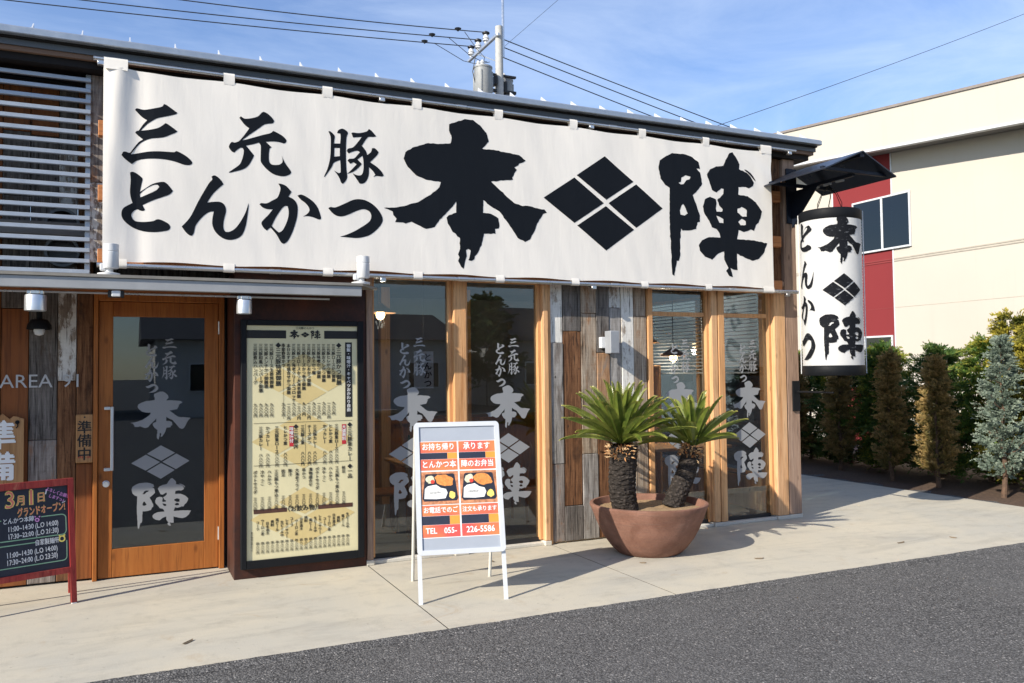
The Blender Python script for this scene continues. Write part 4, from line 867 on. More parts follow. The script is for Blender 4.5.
g = MB(); g.add([(-HW + .04, .03, HT - .08), (HW - .04, .03, HT - .08), (HW - .04, .265, .35), (-HW + .04, .265, .35), (-HW + .04, .04, HT - .08), (HW - .04, .04, HT - .08), (HW - .04, .275, .35), (-HW + .04, .275, .35)], [(0, 1, 2, 3), (4, 5, 6, 7), (0, 1, 5, 4), (1, 2, 6, 5), (2, 3, 7, 6), (3, 0, 4, 7)]); part('rear_panel', g, M['grey_box'], AT)
g = MB(); g.add(*slopebar(-HW + .0345, HW - .0345, PB + .032, HT - .032, -.006, .002)); part('panel', g, plain('poster_grey', (.33, .36, .41), .4, var=.03), AT)
IW = HW - .036; TOPV = HT; FULL = HT - PB
pv = lambda k: TOPV - k * FULL
def pr(mat, rects, off, name='poster_patch'):
    for u0, u1, k0, k1 in rects: g = MB(); g.add([fr(u0, pv(k1), off), fr(u1, pv(k1), off), fr(u1, pv(k0), off), fr(u0, pv(k0), off)], [(0, 1, 2, 3)]); part(name, g, mat, AT, fix=False)
cL, cR = (-IW + .004, -.006), (.006, IW - .004)
pr(plain('poster_white', (.78, .77, .76), .5, var=.02), [(-IW, IW, .148, .878)], .003, 'poster_sheet')
def redmat():
    s = NT('poster_red'); n = s.noise(s.coord((1.2, 1, 2.2), rand=False), 2.4, 2, .4); c = s.ramp(n, .42, .60, (.68, .085, .07), (.78, .20, .07)); return s.fin(c, .45)
red = redmat(); drk = plain('poster_navy', (.022, .026, .045), .45); orn = plain('poster_orange', (.80, .30, .045), .45, var=.05)
pr(red, [(*c, a, b) for c in (cL, cR) for a, b in ((.152, .236), (.288, .372), (.636, .714), (.782, .872))], .0042, 'red_band')
sp = lambda c, f: c[0] + (c[1] - c[0]) * f
pr(drk, [(c[0], sp(c, .73), a, b) for c in (cL, cR) for a, b in ((.238, .286), (.716, .780))], .0042, 'dark_band')
pr(orn, [(sp(c, .735), c[1], a, b) for c in (cL, cR) for a, b in ((.238, .286), (.716, .780))], .0042, 'orange_band')
g = MB()
for s_, c, k, sz in (('お持ち帰り', cL, .194, .054), ('承ります', cR, .194, .056), ('とんかつ本', cL, .33, .056), ('陣のお弁当', cR, .33, .054), ('お電話でのご', cL, .675, .046), ('注文も承ります', cR, .675, .040), ('TEL　055-', cL, .827, .056), ('226-5586', cR, .827, .060)):
    vf = text(s_, sz, 0, 0, bold=.028, sx=.93); g.flat(vf, lambda x, z, c=c, k=k: fr((c[0] + c[1]) / 2 + x, pv(k) + z, .0055))
part('lettering', g, M['print_white'], AT, fix=False)
# printed lunch boxes
def photo(c, seed):
    rr = random.Random(seed); u0, u1 = c; k0, k1 = .382, .630; W = u1 - u0
    P = lambda a, b, off: fr(u0 + a * W, pv(k0 + b * (k1 - k0)), off)
    def shape(pts, off, mat, nm): g = MB(); g.add([P(a, b, off) for a, b in pts], [tuple(range(len(pts)))]); part(nm, g, mat, AT, fix=False)
    def blob(cx, cy, rx, ry, n=18, j=.14, rot=0):
        o = []
        for k in range(n):
            t = 2 * math.pi * k / n; q = 1 + rr.uniform(-j, j); x, y = rx * q * math.cos(t), ry * q * math.sin(t); o.append((cx + x * math.cos(rot) - y * math.sin(rot), cy + x * math.sin(rot) + y * math.cos(rot)))
        return o
    shape([(0, 0), (1, 0), (1, 1), (0, 1)], .0043, PM['table'], 'photo_table')
    shape([(.12, .10), (.16, .07), (.86, .07), (.90, .10), (.98, .82), (.94, .90), (.08, .90), (.03, .82)], .005, PM['tray'], 'photo_tray')
    shape([(.08, .82), (.10, .52), (.18, .44), (.40, .40), (.52, .50), (.66, .54), (.70, .66), (.64, .82), (.40, .84)], .0057, PM['rice'], 'photo_rice')
    shape(blob(.62, .27, .26, .17, 20, .10, .35), .0062, PM['cutlet'], 'photo_cutlet')
    shape(blob(.25, .24, .13, .13, 16, .18), .0057, PM['salad'], 'photo_salad')
    shape(blob(.31, .31, .055, .06, 14, .04), .0068, PM['tomato'], 'photo_tomato')
    shape(blob(.82, .72, .09, .11, 12, .2), .0062, PM['lemon'], 'photo_lemon')
    shape(blob(.36, .64, .16, .035, 14, .3), .0064, PM['sesame'], 'photo_sesame')
PM = dict(table=plain('photo_table', (.50, .21, .10), .4, var=.5, sc=30), tray=plain('photo_tray', (.018, .020, .032), .4), rice=plain('photo_rice', (.80, .80, .78), .5, var=.12, sc=90), cutlet=plain('photo_cutlet', (.66, .25, .06), .5, var=.35, sc=60),
          salad=plain('photo_salad', (.62, .60, .42), .5, var=.35, sc=70), tomato=plain('photo_tomato', (.62, .05, .03), .4), lemon=plain('photo_lemon', (.78, .60, .15), .5, var=.2, sc=40), sesame=plain('photo_sesame', (.40, .40, .39), .5, var=.6, sc=120))
photo(cL, 1); photo(cR, 2)

# ================================================================== CHALKBOARD
CB = thing('chalkboard', 'black chalkboard easel with red frame and coloured opening hours', 'chalkboard', (-.588, -.244, 0), R(20))
LEAN = .12
def cp(x, z, off=0): return (x, z * LEAN - off, z)
def cbar(x0, x1, z0, z1, o0, o1):
    return [cp(x0, z0, o0), cp(x1, z0, o0), cp(x1, z1, o0), cp(x0, z1, o0), cp(x0, z0, o1), cp(x1, z0, o1), cp(x1, z1, o1), cp(x0, z1, o1)], [(3, 2, 1, 0), (4, 5, 6, 7), (0, 1, 5, 4), (1, 2, 6, 5), (2, 3, 7, 6), (3, 0, 4, 7)]
redw = wood('red_frame', (.30, .030, .026), (.16, .014, .014), (.40, .07, .05), grain=18, rough=.5, patches=[((.42, .22, .12), 9, .66, .78)], bump=.1)
for x in (-.28, .242):
    g = MB(); g.add(*cbar(x, x + .038, 0.008, .90, -.014, .016)); leg = part('leg', g, redw, CB)
    g = MB(); g.add(*cbar(x + .004, x + .034, 0.0, .0078, -.012, .014)); part('foot', g, M['print_white'], leg)
    g = MB(); g.tube([(x + .095, .34, .0), (x + .019, .125, .86)], .012, 6); part('leg', g, redw, CB)
for z0, z1 in ((.222, .262), (.852, .90)):
    g = MB(); g.add(*cbar(-.2415, .2415, z0, z1, -.013, .015)); part('frame_bar', g, redw, CB)
def board():
    s = NT('blackboard'); v = s.coord((1, 1, 1)); c = s.mix(s.ramp(s.noise(v, 6, 6, .7, .5), .45, .8), (.009, .013, .026), (.022, .027, .042)); return s.fin(c, .6)
g = MB(); g.add(*cbar(-.2415, .2415, .2625, .8515, -.008, .0)); part('board', g, board(), CB)
rot2 = lambda vf, a, cx, cz: ([(cx + (x - cx) * math.cos(a) - (z - cz) * math.sin(a), cz + (x - cx) * math.sin(a) + (z - cz) * math.cos(a), *l_) for x, z, *l_ in vf[0]], vf[1])
def chalk(vfs, mat, off=.0015, nm='chalk_lettering'):
    g = MB(); g.flat(merge(*vfs), lambda x, z: cp(x + .003 * noise.noise(Vector((x * 30, z * 30, 0))), z + .003 * noise.noise(Vector((x * 30, z * 30, 5))), off)); return part(nm, g, mat, CB, fix=False)
ck = dict(o=plain('chalk_orange', (.78, .36, .10), .8, var=.2, sc=40), r=plain('chalk_coral', (.70, .20, .14), .8), w=plain('chalk_white', (.72, .72, .72), .8, var=.2, sc=60), p=plain('chalk_pink', (.70, .30, .62), .8), g=plain('chalk_green', (.24, .42, .27), .8), y=plain('chalk_yellow', (.80, .66, .16), .8))
chalk([text('3', .165, -.135, .778, bold=.035, sx=.9), text('1', .15, 0.0, .782, bold=.04), text('月', .075, -.066, .768, bold=.05, sx=.85), text('日', .075, .064, .778, bold=.05, sx=.85)], ck['y'])
chalk([text('3', .165, -.135, .778, sx=.9), text('1', .15, 0.0, .782), text('月', .075, -.066, .768, sx=.85), text('日', .075, .064, .778, sx=.85)], ck['r'], .003)
chalk([rot2(text('グランドオープン!', .068, .065, .690, bold=.05, sx=.56), R(3), .06, .69)], ck['y'])
chalk([rot2(text('グランドオープン!', .068, .065, .690, bold=.012, sx=.56), R(3), .06, .69)], ck['r'], .003)
chalk([rot2(text('よろしくお願い', .030, .175, .80, bold=.02, sx=.85), R(-26), .175, .80), rot2(text('しますっ♪', .030, .165, .765, bold=.02, sx=.85), R(-26), .165, .765)], ck['p'])
tm = lambda s_, z, x=.01, sz=.050: rot2(text(s_, sz, x, z, bold=.02, sx=.66), R(1.5), x, z)
chalk([text('とんかつ本陣', .044, -.085, .635, bold=.02, sx=.76), tm('11:00~14:30 (L.O 14:00)', .583), tm('17:30~22:00 (L.O 21:30)', .532), text('自家製麺所', .044, .095, .462, bold=.02, sx=.72), tm('11:00~14:30 (L.O 14:00)', .405, 0), tm('17:30~24:00 (L.O 23:30)', .355, 0), ([(.098, .835), (.106, .835), (.098, .80), (.090, .80)], [(0, 1, 2, 3)]), ([(.20, .728), (.225, .738), (.225, .733), (.20, .722)], [(0, 1, 2, 3)])], ck['w'])
def ring_path(pts, w):
    v, f = [], []
    for i, (x, z) in enumerate(pts):
        a = Vector(pts[max(i - 1, 0)]); b = Vector(pts[min(i + 1, len(pts) - 1)]); d = (b - a).normalized(); v += [(x - d.y * w, z + d.x * w), (x + d.y * w, z - d.x * w)]
    return v, [(2 * i, 2 * i + 1, 2 * i + 3, 2 * i + 2) for i in range(len(pts) - 1)]
def hook(xs, x0, x1, z0, z1, r=.03):
    p = [(xs, z1)]
    for cx, cz, a0 in ((x1 - r, z1 - r, 90), (x1 - r, z0 + r, 0), (x0 + r, z0 + r, -90), (x0 + r, z1 - r, -180)):
        p += [(cx + r * math.cos(R(a0 - 15 * k)), cz + r * math.sin(R(a0 - 15 * k))) for k in range(7)]
    return p
chalk([ring_path(hook(.06, -.225, .225, .500, .645) + [(-.19, .645)], .0035), ring_path([(.225, .455), (.225, .34)] + [(.195 + .03 * math.cos(R(-15 * k)), .345 + .03 * math.sin(R(-15 * k))) for k in range(7)] + [(-.22, .315), (-.23, .45), (-.2, .468), (.02, .470)], .0035)], ck['g'], nm='chalk_line')
chalk([ring_path([(.195 + .019 * math.cos(k * .5), .47 + .019 * math.sin(k * .5)) for k in range(14)], .005), ring_path([(.182, .487), (.176, .498)], .006), ring_path([(.207, .487), (.214, .498)], .006)], ck['y'], nm='chalk_drawing')
chalk([ring_path([(.035 + .012 * math.cos(k * .5), .625 + .010 * math.sin(k * .5)) for k in range(14)], .004), ring_path([(.018, .650), (.026, .645)], .004), ring_path([(.045, .645), (.053, .650)], .004)], ck['p'], nm='chalk_drawing')
# ================================================================== PLANTER WITH CYCADS
PX, PY = 4.335, -.655
t = thing('planter_bowl', 'large round terracotta bowl planter holding two cycads', 'planter', (PX, PY, 0))
g = MB(); g.lathe((0, 0, 0), [(0, .0), (.275, .0), (.295, .012), (.345, .06), (.405, .14), (.452, .225), (.490, .315), (.520, .395), (.538, .432), (.536, .446), (.522, .452), (.505, .448), (.497, .43), (.47, .37)], 72); part('bowl', g, M['terracotta'], t, True)
vs, fs = [(0, 0, .40)], []; nr, na = 7, 40
for i in range(1, nr + 1):
    for k in range(na):
        a = 2 * math.pi * k / na; r = .492 * i / nr; vs.append((r * math.cos(a), r * math.sin(a), .392 + .014 * noise.noise(Vector((r * math.cos(a) * 9, r * math.sin(a) * 9, 2)))))
for k in range(na): fs.append((0, 1 + k, 1 + (k + 1) % na))
for i in range(nr - 1):
    for k in range(na): a = 1 + i * na; fs.append((a + k, a + (k + 1) % na, a + na + (k + 1) % na, a + na + k))
g = MB(); g.add(vs, fs); part('potting_soil', g, M['gravel'], t, True)

def set_tip(o, vals):
    at = o.data.attributes.new('tip', 'FLOAT', 'POINT'); at.data.foreach_set('value', vals)
def frond_mat():
    s = NT('cycad_leaf'); at = s.n('Attribute'); at.attribute_name = 'tip'
    n = s.noise(s.coord((1, 1, 1)), 9, 4, .6)
    c = s.mix(s.ramp(n, .35, .65), (.070, .115, .018), (.20, .24, .042)); c = s.mix(s.ramp(at.outputs['Fac'], .62, .95, (0, 0, 0), (.85, .85, .85)), c, (.44, .38, .10))
    c = s.mix(s.ramp(s.noise(s.coord((1, 1, 1)), 22, 3, .6), .62, .75, (0, 0, 0), (.6, .6, .6)), c, (.33, .30, .08))
    s.fin(c, .33, 0, .5); tl = s.n('BsdfTranslucent'); s.l(c, tl.inputs[0]); mx = s.n('MixShader'); mx.inputs[0].default_value = .28
    s.l(s.b.outputs[0], mx.inputs[1]); s.l(tl.outputs[0], mx.inputs[2]); s.l(mx.outputs[0], s.out.inputs['Surface']); return s.mat
M['frond'] = frond_mat()
def bark():
    s = NT('cycad_bark'); v = s.coord((1, 1, 1.6)); vo = s.n('TexVoronoi'); vo.inputs['Scale'].default_value = 26; s.l(v, vo.inputs['Vector']); n = s.noise(v, 18, 5, .7)
    c = s.mix(s.ramp(n, .3, .7), (.020, .016, .014), (.105, .088, .078)); c = s.mix(s.ramp(vo.outputs['Distance'], .1, .5, (.0, .0, .0), (.8, .8, .8)), c, (.018, .015, .013))
    s.bump(vo.outputs['Distance'], .9, -.02); return s.fin(c, .9, 0, .2)
M['bark'] = bark()
M['bristle'] = plain('cycad_bristle', (.36, .17, .065), .8, var=.4, sc=40)
M['bristle_pale'] = plain('cycad_scale', (.42, .28, .15), .8, var=.4, sc=40)
def cycad(label, base, top, r0, r1, nf, L, seed, lean_bias):
    rr = random.Random(seed); b = Vector(base); tp = Vector(top) - b
    t = thing('cycad', label, 'cycad', base, 0, 'cycads in the terracotta bowl')
    # trunk with leaf-base scales
    axis = tp.normalized(); u = axis.cross(Vector((0, 1, 0))).normalized(); w = u.cross(axis).normalized()
    g = MB(); rings = 46; na = 34; vs, fs = [], []
    for i in range(rings + 1):
        s_ = i / rings; c = tp * s_ + Vector((.02 * math.sin(s_ * 5 + seed), 0, 0)); r = r0 + (r1 - r0) * s_
        for k in range(na):
            a = 2 * math.pi * k / na; q = r * (1 + .10 * abs(math.sin(a * 6.5 + i * 1.2)) * (.6 + .4 * math.sin(i * 1.9)) + .09 * noise.noise(Vector((a * 3, s_ * 14, seed))))
            vs.append(tuple(c + (u * math.cos(a) + w * math.sin(a)) * q))
    for i in range(rings):
        for k in range(na): fs.append((i * na + k, i * na + (k + 1) % na, (i + 1) * na + (k + 1) % na, (i + 1) * na + k))
    g.add(vs, fs); part('trunk', g, M['bark'], t)
    # stubs of old leaves
    g = MB()
    for k in range(190):
        s_ = 1 - rr.random() ** 1.2 * .20; a = rr.uniform(0, 6.283); c = tp * s_; r = r1 * (1.0 + .1 * rr.random()); d = (u * math.cos(a) + w * math.sin(a)); up = rr.uniform(-.5, .9)
        p0 = c + d * r * .85; p1 = p0 + (d + axis * up).normalized() * rr.uniform(.03, .06); sd_ = axis.cross(d) * .009
        g.add([tuple(p0 - sd_), tuple(p0 + sd_), tuple(p1 + sd_ * .3), tuple(p1 - sd_ * .3), tuple(p0 + axis * .012), tuple(p1 + axis * .004)], [(0, 1, 2, 3), (0, 4, 5, 3), (1, 4, 5, 2)], k % 2)
    part('leaf_stubs', g, [M['bristle'], M['bristle_pale']], t, fix=False)
    for k in range(nf):
        f = k / nf; a = k * 2.399963 + rr.uniform(-.2, .2); el0 = R(4 + 76 * f ** .85) + rr.uniform(-.1, .1)
        d = Vector((math.cos(a), math.sin(a), 0)); ln = L * rr.uniform(.88, 1.1) * (1 - .12 * f)
        d0 = (d * math.cos(el0) + Vector((0, 0, 1)) * math.sin(el0)); side = Vector((-math.sin(a), math.cos(a), 0))
        pts = []; p = tp + axis * .02 + d * .03; n = 13; droop = rr.uniform(.25, .75) * (1 - f * .6); e = el0 + .12
        for i in range(n + 1):
            pts.append(p.copy()); p = p + (d * math.cos(e) + Vector((0, 0, 1)) * math.sin(e)) * ln / n; e -= droop / n * (.4 + 1.4 * i / n)
        g = MB(); tips = []
        g.tube([tuple(q) for q in pts], [.008 - .006 * i / n for i in range(n + 1)], 5); tips += [.55] * len(g.v)
        m = 30
        for sgn in (-1, 1):
            for i in range(m):
                s_ = .10 + .90 * (i + .5) / m; q = s_ * n; i0 = min(int(q), n - 1); c = pts[i0].lerp(pts[i0 + 1], q - i0); tan = (pts[i0 + 1] - pts[i0]).normalized()
                nrm = side.cross(tan).normalized(); 
                if nrm.z < 0: nrm = -nrm
                ll = .092 * (math.sin(math.pi * min(1, .16 + s_ * .86)) ** .6) * rr.uniform(.9, 1.1) + .010
                out = (side * sgn * .66 + tan * .85 + nrm * .50).normalized(); wv = tan * .0078
                a0, a1 = c - wv, c + wv; mid = c + out * ll * .55 + nrm * .004; e1 = c + out * ll - nrm * .012
                g.add([tuple(a0), tuple(a1), tuple(mid + wv * .95), tuple(mid - wv * .95), tuple(e1)], [(0, 1, 2, 3), (3, 2, 4)])
                tv = .25 + .5 * s_; tips += [tv * .8, tv * .8, tv, tv, min(1, tv + .25)]
        o = part('frond', g, M['frond'], t, fix=False); set_tip(o, tips)
    return t
cycad('tall cycad with an upright trunk and full green crown, left in the bowl', (4.115, -.61, .385), (4.07, -.63, .98), .112, .122, 58, .61, 3, 0)
cycad('smaller cycad with a leaning trunk, right in the bowl', (4.60, -.68, .385), (4.80, -.70, .93), .092, .082, 27, .53, 11, .5)

# ================================================================== CONIFERS
M['fol_brown'] = foliage('juniper_foliage', (.085, .078, .026), (.160, .130, .042), (.40, .26, .10), thr=(.45, 1.0))
M['fol_green'] = foliage('cypress_foliage', (.036, .082, .020), (.075, .145, .026), (.34, .31, .045), thr=(.66, 1.02))
M['fol_dark'] = foliage('dark_cypress_foliage', (.032, .075, .022), (.065, .125, .030), (.15, .17, .035), thr=(.65, 1.1))
M['fol_blue'] = foliage('blue_cypress_foliage', (.085, .12, .09), (.165, .21, .165), (.32, .37, .29), thr=(.6, 1.1))
M['fol_gold'] = foliage('golden_cypress_foliage', (.03, .05, .012), (.12, .125, .02), (.46, .38, .05), thr=(.50, .92))
M['trunk'] = plain('conifer_bark', (.10, .060, .038), .9, var=.4, sc=25, bump=.5)
def conifer(kind, h, rad, seed, mat, nb=130, leaves=34, leaf=(.055, .012), up=.75, clear=.12, ragged=.3):
    rr = random.Random(seed); root = new_obj(kind, None); root.empty_display_size = .1
    g = MB(); pts = [(.012 * math.sin(i * 1.3 + seed), .012 * math.cos(i * 1.7 + seed), h * .96 * i / 10) for i in range(11)]
    g.tube(pts, [.035 * (1 - .93 * i / 10) for i in range(11)], 8)
    lv = MB(); tips = []; 
    for b in range(nb):
        s_ = clear + (1 - clear) * ((b + rr.random()) / nb); z = h * s_; prof = (1 - s_) ** .62 * (.55 + .45 * min(1, (s_ - clear) * 5 + .25)) + .03
        a = rr.uniform(0, 6.283); ln = rad * prof * rr.uniform(1 - ragged, 1 + ragged * .8) * (1 + .35 * noise.noise(Vector((math.cos(a) * 1.3, math.sin(a) * 1.3, z * 2.3 + seed))))
        d = Vector((math.cos(a), math.sin(a), 0)); p0 = Vector((0, 0, z - ln * up * .6)); 
        if p0.z < .05: p0.z = .05
        p1 = p0 + d * ln * .6 + Vector((0, 0, ln * up * .35)); p2 = p0 + d * ln + Vector((0, 0, ln * up))
        if b % 3 == 0: g.tube([tuple(p0), tuple(p1), tuple(p2)], [.009, .006, .003], 5)
        for k in range(max(3, leaves // 12)):
            q = rr.random() ** .5; c = (p0 * (1 - q) ** 2 + p1 * 2 * q * (1 - q) + p2 * q * q)
            tw = (d * (.45 + q) + Vector((rr.gauss(0, .55), rr.gauss(0, .55), up + rr.gauss(0, .4)))).normalized(); tl = leaf[0] * rr.uniform(1.8, 3.4)
            sn = tw.cross(Vector((rr.gauss(0, 1), rr.gauss(0, 1), rr.gauss(0, 1)))).normalized()
            c = c + Vector((rr.gauss(0, .016), rr.gauss(0, .016), rr.gauss(0, .016)))
            if c.z < .05: continue
            for i in range(13):
                w_ = (i + .5) / 13; e = c + tw * tl * w_ + Vector((0, 0, -.25 * tl * w_ * w_)); sg = 1 if i % 2 else -1
                dr = (tw * .75 + sn * sg * (.85 - .5 * w_) + Vector((rr.gauss(0, .22), rr.gauss(0, .22), rr.gauss(0, .22)))).normalized(); l = leaf[0] * (1.05 - .45 * w_) * rr.uniform(.7, 1.25)
                sd_ = dr.cross(tw.cross(sn) + Vector((rr.gauss(0, .4), rr.gauss(0, .4), rr.gauss(0, .4)))).normalized() * leaf[1]
                o = len(lv.v); lv.v += [tuple(e - sd_ * .4), tuple(e + dr * l * .5 - sd_), tuple(e + dr * l), tuple(e + dr * l * .5 + sd_), tuple(e + sd_ * .4)]; lv.f += [(o, o + 1, o + 2, o + 3, o + 4)]; lv.m.append(0)
                tv = .15 + .40 * q + .38 * w_; tips += [tv - .1, tv, min(1, tv + .15), tv, tv - .1]
    part('trunk', g, M['trunk'], root, True); c = part('crown', lv, M[mat], root, fix=False); set_tip(c, tips)
    return root
GA, GB = 'browned junipers in the front row of the hedge bed', 'green cypresses in the back row of the hedge bed'
j1 = conifer('juniper', 1.84, .195, 21, 'fol_brown', 165, 120, (.048, .0075), .95, .14, .5)
j2 = conifer('juniper', 1.76, .205, 22, 'fol_brown', 165, 120, (.048, .0075), .95, .14, .5)
tag(j1, 'brown juniper in shade right of the paper lantern', 'juniper', GA); j1.location = (10.12, 1.645, -.02)
tag(j2, 'golden brown juniper catching sun, between the shaded junipers and the blue cypress', 'juniper', GA); j2.location = (10.05, .83, -.02); j2.rotation_euler = (0, 0, 1)
copy_tree(j1, (10.4, 2.86, -.02), 2.2, 'brown juniper in shade directly under the paper lantern').scale = (1.05, 1.05, 1.02)
copy_tree(j2, (10.6, 4.0, -.02), 4.0, 'dim brown juniper just right of the corner post').scale = (1, 1, 1.05)
copy_tree(j1, (10.6, 5.2, -.02), .6, 'dim brown juniper mostly hidden behind the corner post')
bl = conifer('blue_cypress', 2.0, .30, 31, 'fol_blue', 125, 130, (.040, .0085), .85, .15, .5); bl.location = (10.07, -.11, -.02)
tag(bl, 'pale blue grey cypress at the right end of the bed', 'cypress')
b1 = conifer('cypress', 1.98, .60, 41, 'fol_green', 170, 120, (.070, .009), .5, .06, .6); tag(b1, 'green cypress with yellow tips below the lower window of the cream building', 'cypress', GB); b1.location = (11.0, 2.50, -.02)
b2 = conifer('cypress', 1.95, .74, 42, 'fol_dark', 170, 120, (.070, .009), .45, .06, .6); tag(b2, 'dark green cypress behind the golden brown juniper', 'cypress', GB); b2.location = (11.05, 1.52, -.02)
b3 = conifer('cypress', 2.0, .66, 43, 'fol_green', 170, 120, (.070, .009), .42, .06, .6); tag(b3, 'wide green cypress with yellow tips left behind the blue cypress', 'cypress', GB); b3.location = (11.0, .72, -.02)
b4 = conifer('cypress', 2.36, .40, 44, 'fol_gold', 110, 110, (.070, .010), .6, .06, .55); tag(b4, 'tallest golden tipped cypress rising behind the blue cypress', 'cypress', GB); b4.location = (11.1, .44, -.02)
b5 = conifer('cypress', 2.20, .62, 45, 'fol_gold', 110, 110, (.070, .010), .6, .06, .55); tag(b5, 'golden cypress cut by the right edge of the photo', 'cypress', GB); b5.location = (11.05, .02, -.02)
for k, (loc, rz, src, lab) in enumerate((((11.15, 3.35, -.02), 2, b2, 'dark green cypress behind the shaded juniper under the lantern'), ((11.2, 4.3, -.02), 3.3, b1, 'green cypress seen through the gap right of the corner post'), ((11.2, 5.6, -.02), 5, b2, 'dark cypress at the far end of the bed behind the corner post'))):
    copy_tree(src, loc, rz, lab)
copy_tree(b3, (11.2, -.9, -.02), 1.5, 'green cypress just outside the right edge of the photo')

# ================================================================== CREAM BUILDING NEXT DOOR
N = thing('cream_building', 'two storey cream clad building with a red vertical stripe and overhanging fascia', 'building', (0, 0, 0))
WX = 14.5; ry0, ry1 = 5.235, 6.80; SO = lambda y: 5.70 + .0935 * y
Y0, Y1 = -7.0, 17.0
def wallstrip(name, y0, y1, mat, x=WX, z0=0, thick=.3):
    g = MB(); g.prism([(x, y0, z0), (x, y1, z0), (x, y1, SO(y1)), (x, y0, SO(y0))], (thick, 0, 0)); return part(name, g, M[mat], N)
wallstrip('wall', Y0, ry0 - .03, 'siding'); wallstrip('red_stripe', ry0, ry1, 'siding_red'); wallstrip('wall', ry1 + .03, Y1, 'siding')
wallstrip('trim', ry0 - .0299, ry0 - .0001, 'alu_white', WX - .012); wallstrip('trim', ry1 + .0001, ry1 + .0299, 'alu_white', WX - .012)
g = MB(); g.box(WX + .31, 26, Y0, Y1, 0, 4.9); part('wall', g, M['siding'], N)
g = MB()
for z0, z1, d in ((3.86, 3.885, .012), (3.905, 3.93, .012), (2.895, 2.905, .003)):
    g.box(WX - d, WX - .0005, Y0, ry0 - .031, z0, z1); g.box(WX - d, WX - .0005, ry1 + .031, Y1, z0, z1); g.box(WX - d, WX - .0005, ry0, ry1, z0, z1, 1)
part('joint_trim', g, [plain('cream_trim', (.37, .335, .28), .8), plain('red_trim', (.20, .03, .03), .8)], N)
FB = lambda y: 5.685 + .0915 * y; FT = lambda y: 6.415 + .0965 * y
g = MB(); g.prism([(13.9, Y0, FB(Y0)), (13.9, Y1, FB(Y1)), (13.9, Y1, FT(Y1)), (13.9, Y0, FT(Y0))], (.12, 0, 0)); part('fascia', g, M['siding'], N)
g = MB(); g.prism([(13.87, Y0, FT(Y0)), (13.87, Y1, FT(Y1)), (13.87, Y1, FT(Y1) + .05), (13.87, Y0, FT(Y0) + .05)], (13, 0, 0)); part('roof', g, plain('roof_edge', (.22, .19, .17), .6), N)
g = MB(); g.prism([(13.885, Y0, FB(Y0) - .05), (13.885, Y1, FB(Y1) - .05), (13.885, Y1, FB(Y1) - .001), (13.885, Y0, FB(Y0) - .001)], (.14, 0, 0)); part('fascia_trim', g, M['alu_white'], N)
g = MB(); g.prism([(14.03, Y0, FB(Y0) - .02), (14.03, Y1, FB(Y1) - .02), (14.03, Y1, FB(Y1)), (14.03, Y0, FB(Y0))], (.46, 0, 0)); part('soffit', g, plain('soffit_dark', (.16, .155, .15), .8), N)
def nwindow(y0, y1, ym, z0, z1):
    g = MB(); x = WX - .035; t = .04
    g.bbox(x, WX - .001, y0, y0 + t, z0, z1, .004); g.bbox(x, WX - .001, y1 - t, y1, z0, z1, .004); g.bbox(x + .003, WX - .001, ym - .025, ym + .025, z0 + t, z1 - t, .003)
    g.bbox(x, WX - .001, y0 + t, y1 - t, z1 - t, z1, .004); g.bbox(x - .02, WX - .001, y0 + t, y1 - t, z0, z0 + t, .004)
    w = part('window', g, M['alu_white'], N); g = MB(); g.box(WX - .02, WX - .012, y0 + t, ym - .025, z0 + t, z1 - t); g.box(WX - .02, WX - .012, ym + .025, y1 - t, z0 + t, z1 - t); part('pane', g, M['glass_far'], w)
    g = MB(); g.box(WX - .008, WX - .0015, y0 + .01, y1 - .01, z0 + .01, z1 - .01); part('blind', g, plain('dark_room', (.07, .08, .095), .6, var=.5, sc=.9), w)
nwindow(4.76, 6.25, 5.47, 4.12, 5.27); nwindow(5.27, 6.70, 5.98, 1.25, 2.33); nwindow(10.4, 11.9, 11.1, 4.12, 5.27)
g = MB(); g.bbox(15.5, 16.3, 7.4, 8.2, 6.8, 7.42, .02); part('roof_vent', g, M['roof_metal'], N)

# ================================================================== UTILITY POLE AND WIRES
P0 = Vector((11.28, 18, 0))
t = thing('utility_pole', 'grey concrete utility pole with transformers rising behind the roof', 'utility pole', tuple(P0))
g = MB(); g.tube([(0, 0, 0), (0, 0, 13.25)], [.20, .125], 16); part('pole', g, plain('pole_concrete', (.40, .40, .39), .8), t, True)
g = MB(); g.tube([(.13, -.05, 12.2), (.13, -.05, 15.6)], .045, 8); part('mast', g, M['steel'], t, True)
g = MB(); g.bbox(-.16, -.06, -.2, 2.45, 12.86, 12.96, .01); g.tube([(-.11, 1.6, 12.86), (-.05, .1, 12.1)], .02, 6); part('crossarm', g, M['alu'], t)
INS = []
for y in (.85, 1.55, 2.2):
    g = MB(); g.lathe((-.11, y, 12.96), [(.05, 0), (.06, .08), (.12, .10), (.09, .16), (.12, .18), (.08, .26), (.05, .34), (0, .35)], 14); g.lathe((-.11, y, 13.28), [(.05, 0), (.13, .03), (.13, .07), (0, .14)], 12, 1); part('insulator', g, [M['white_fix'], M['dark']], t, True); INS.append(P0 + Vector((-.11, y, 13.36)))
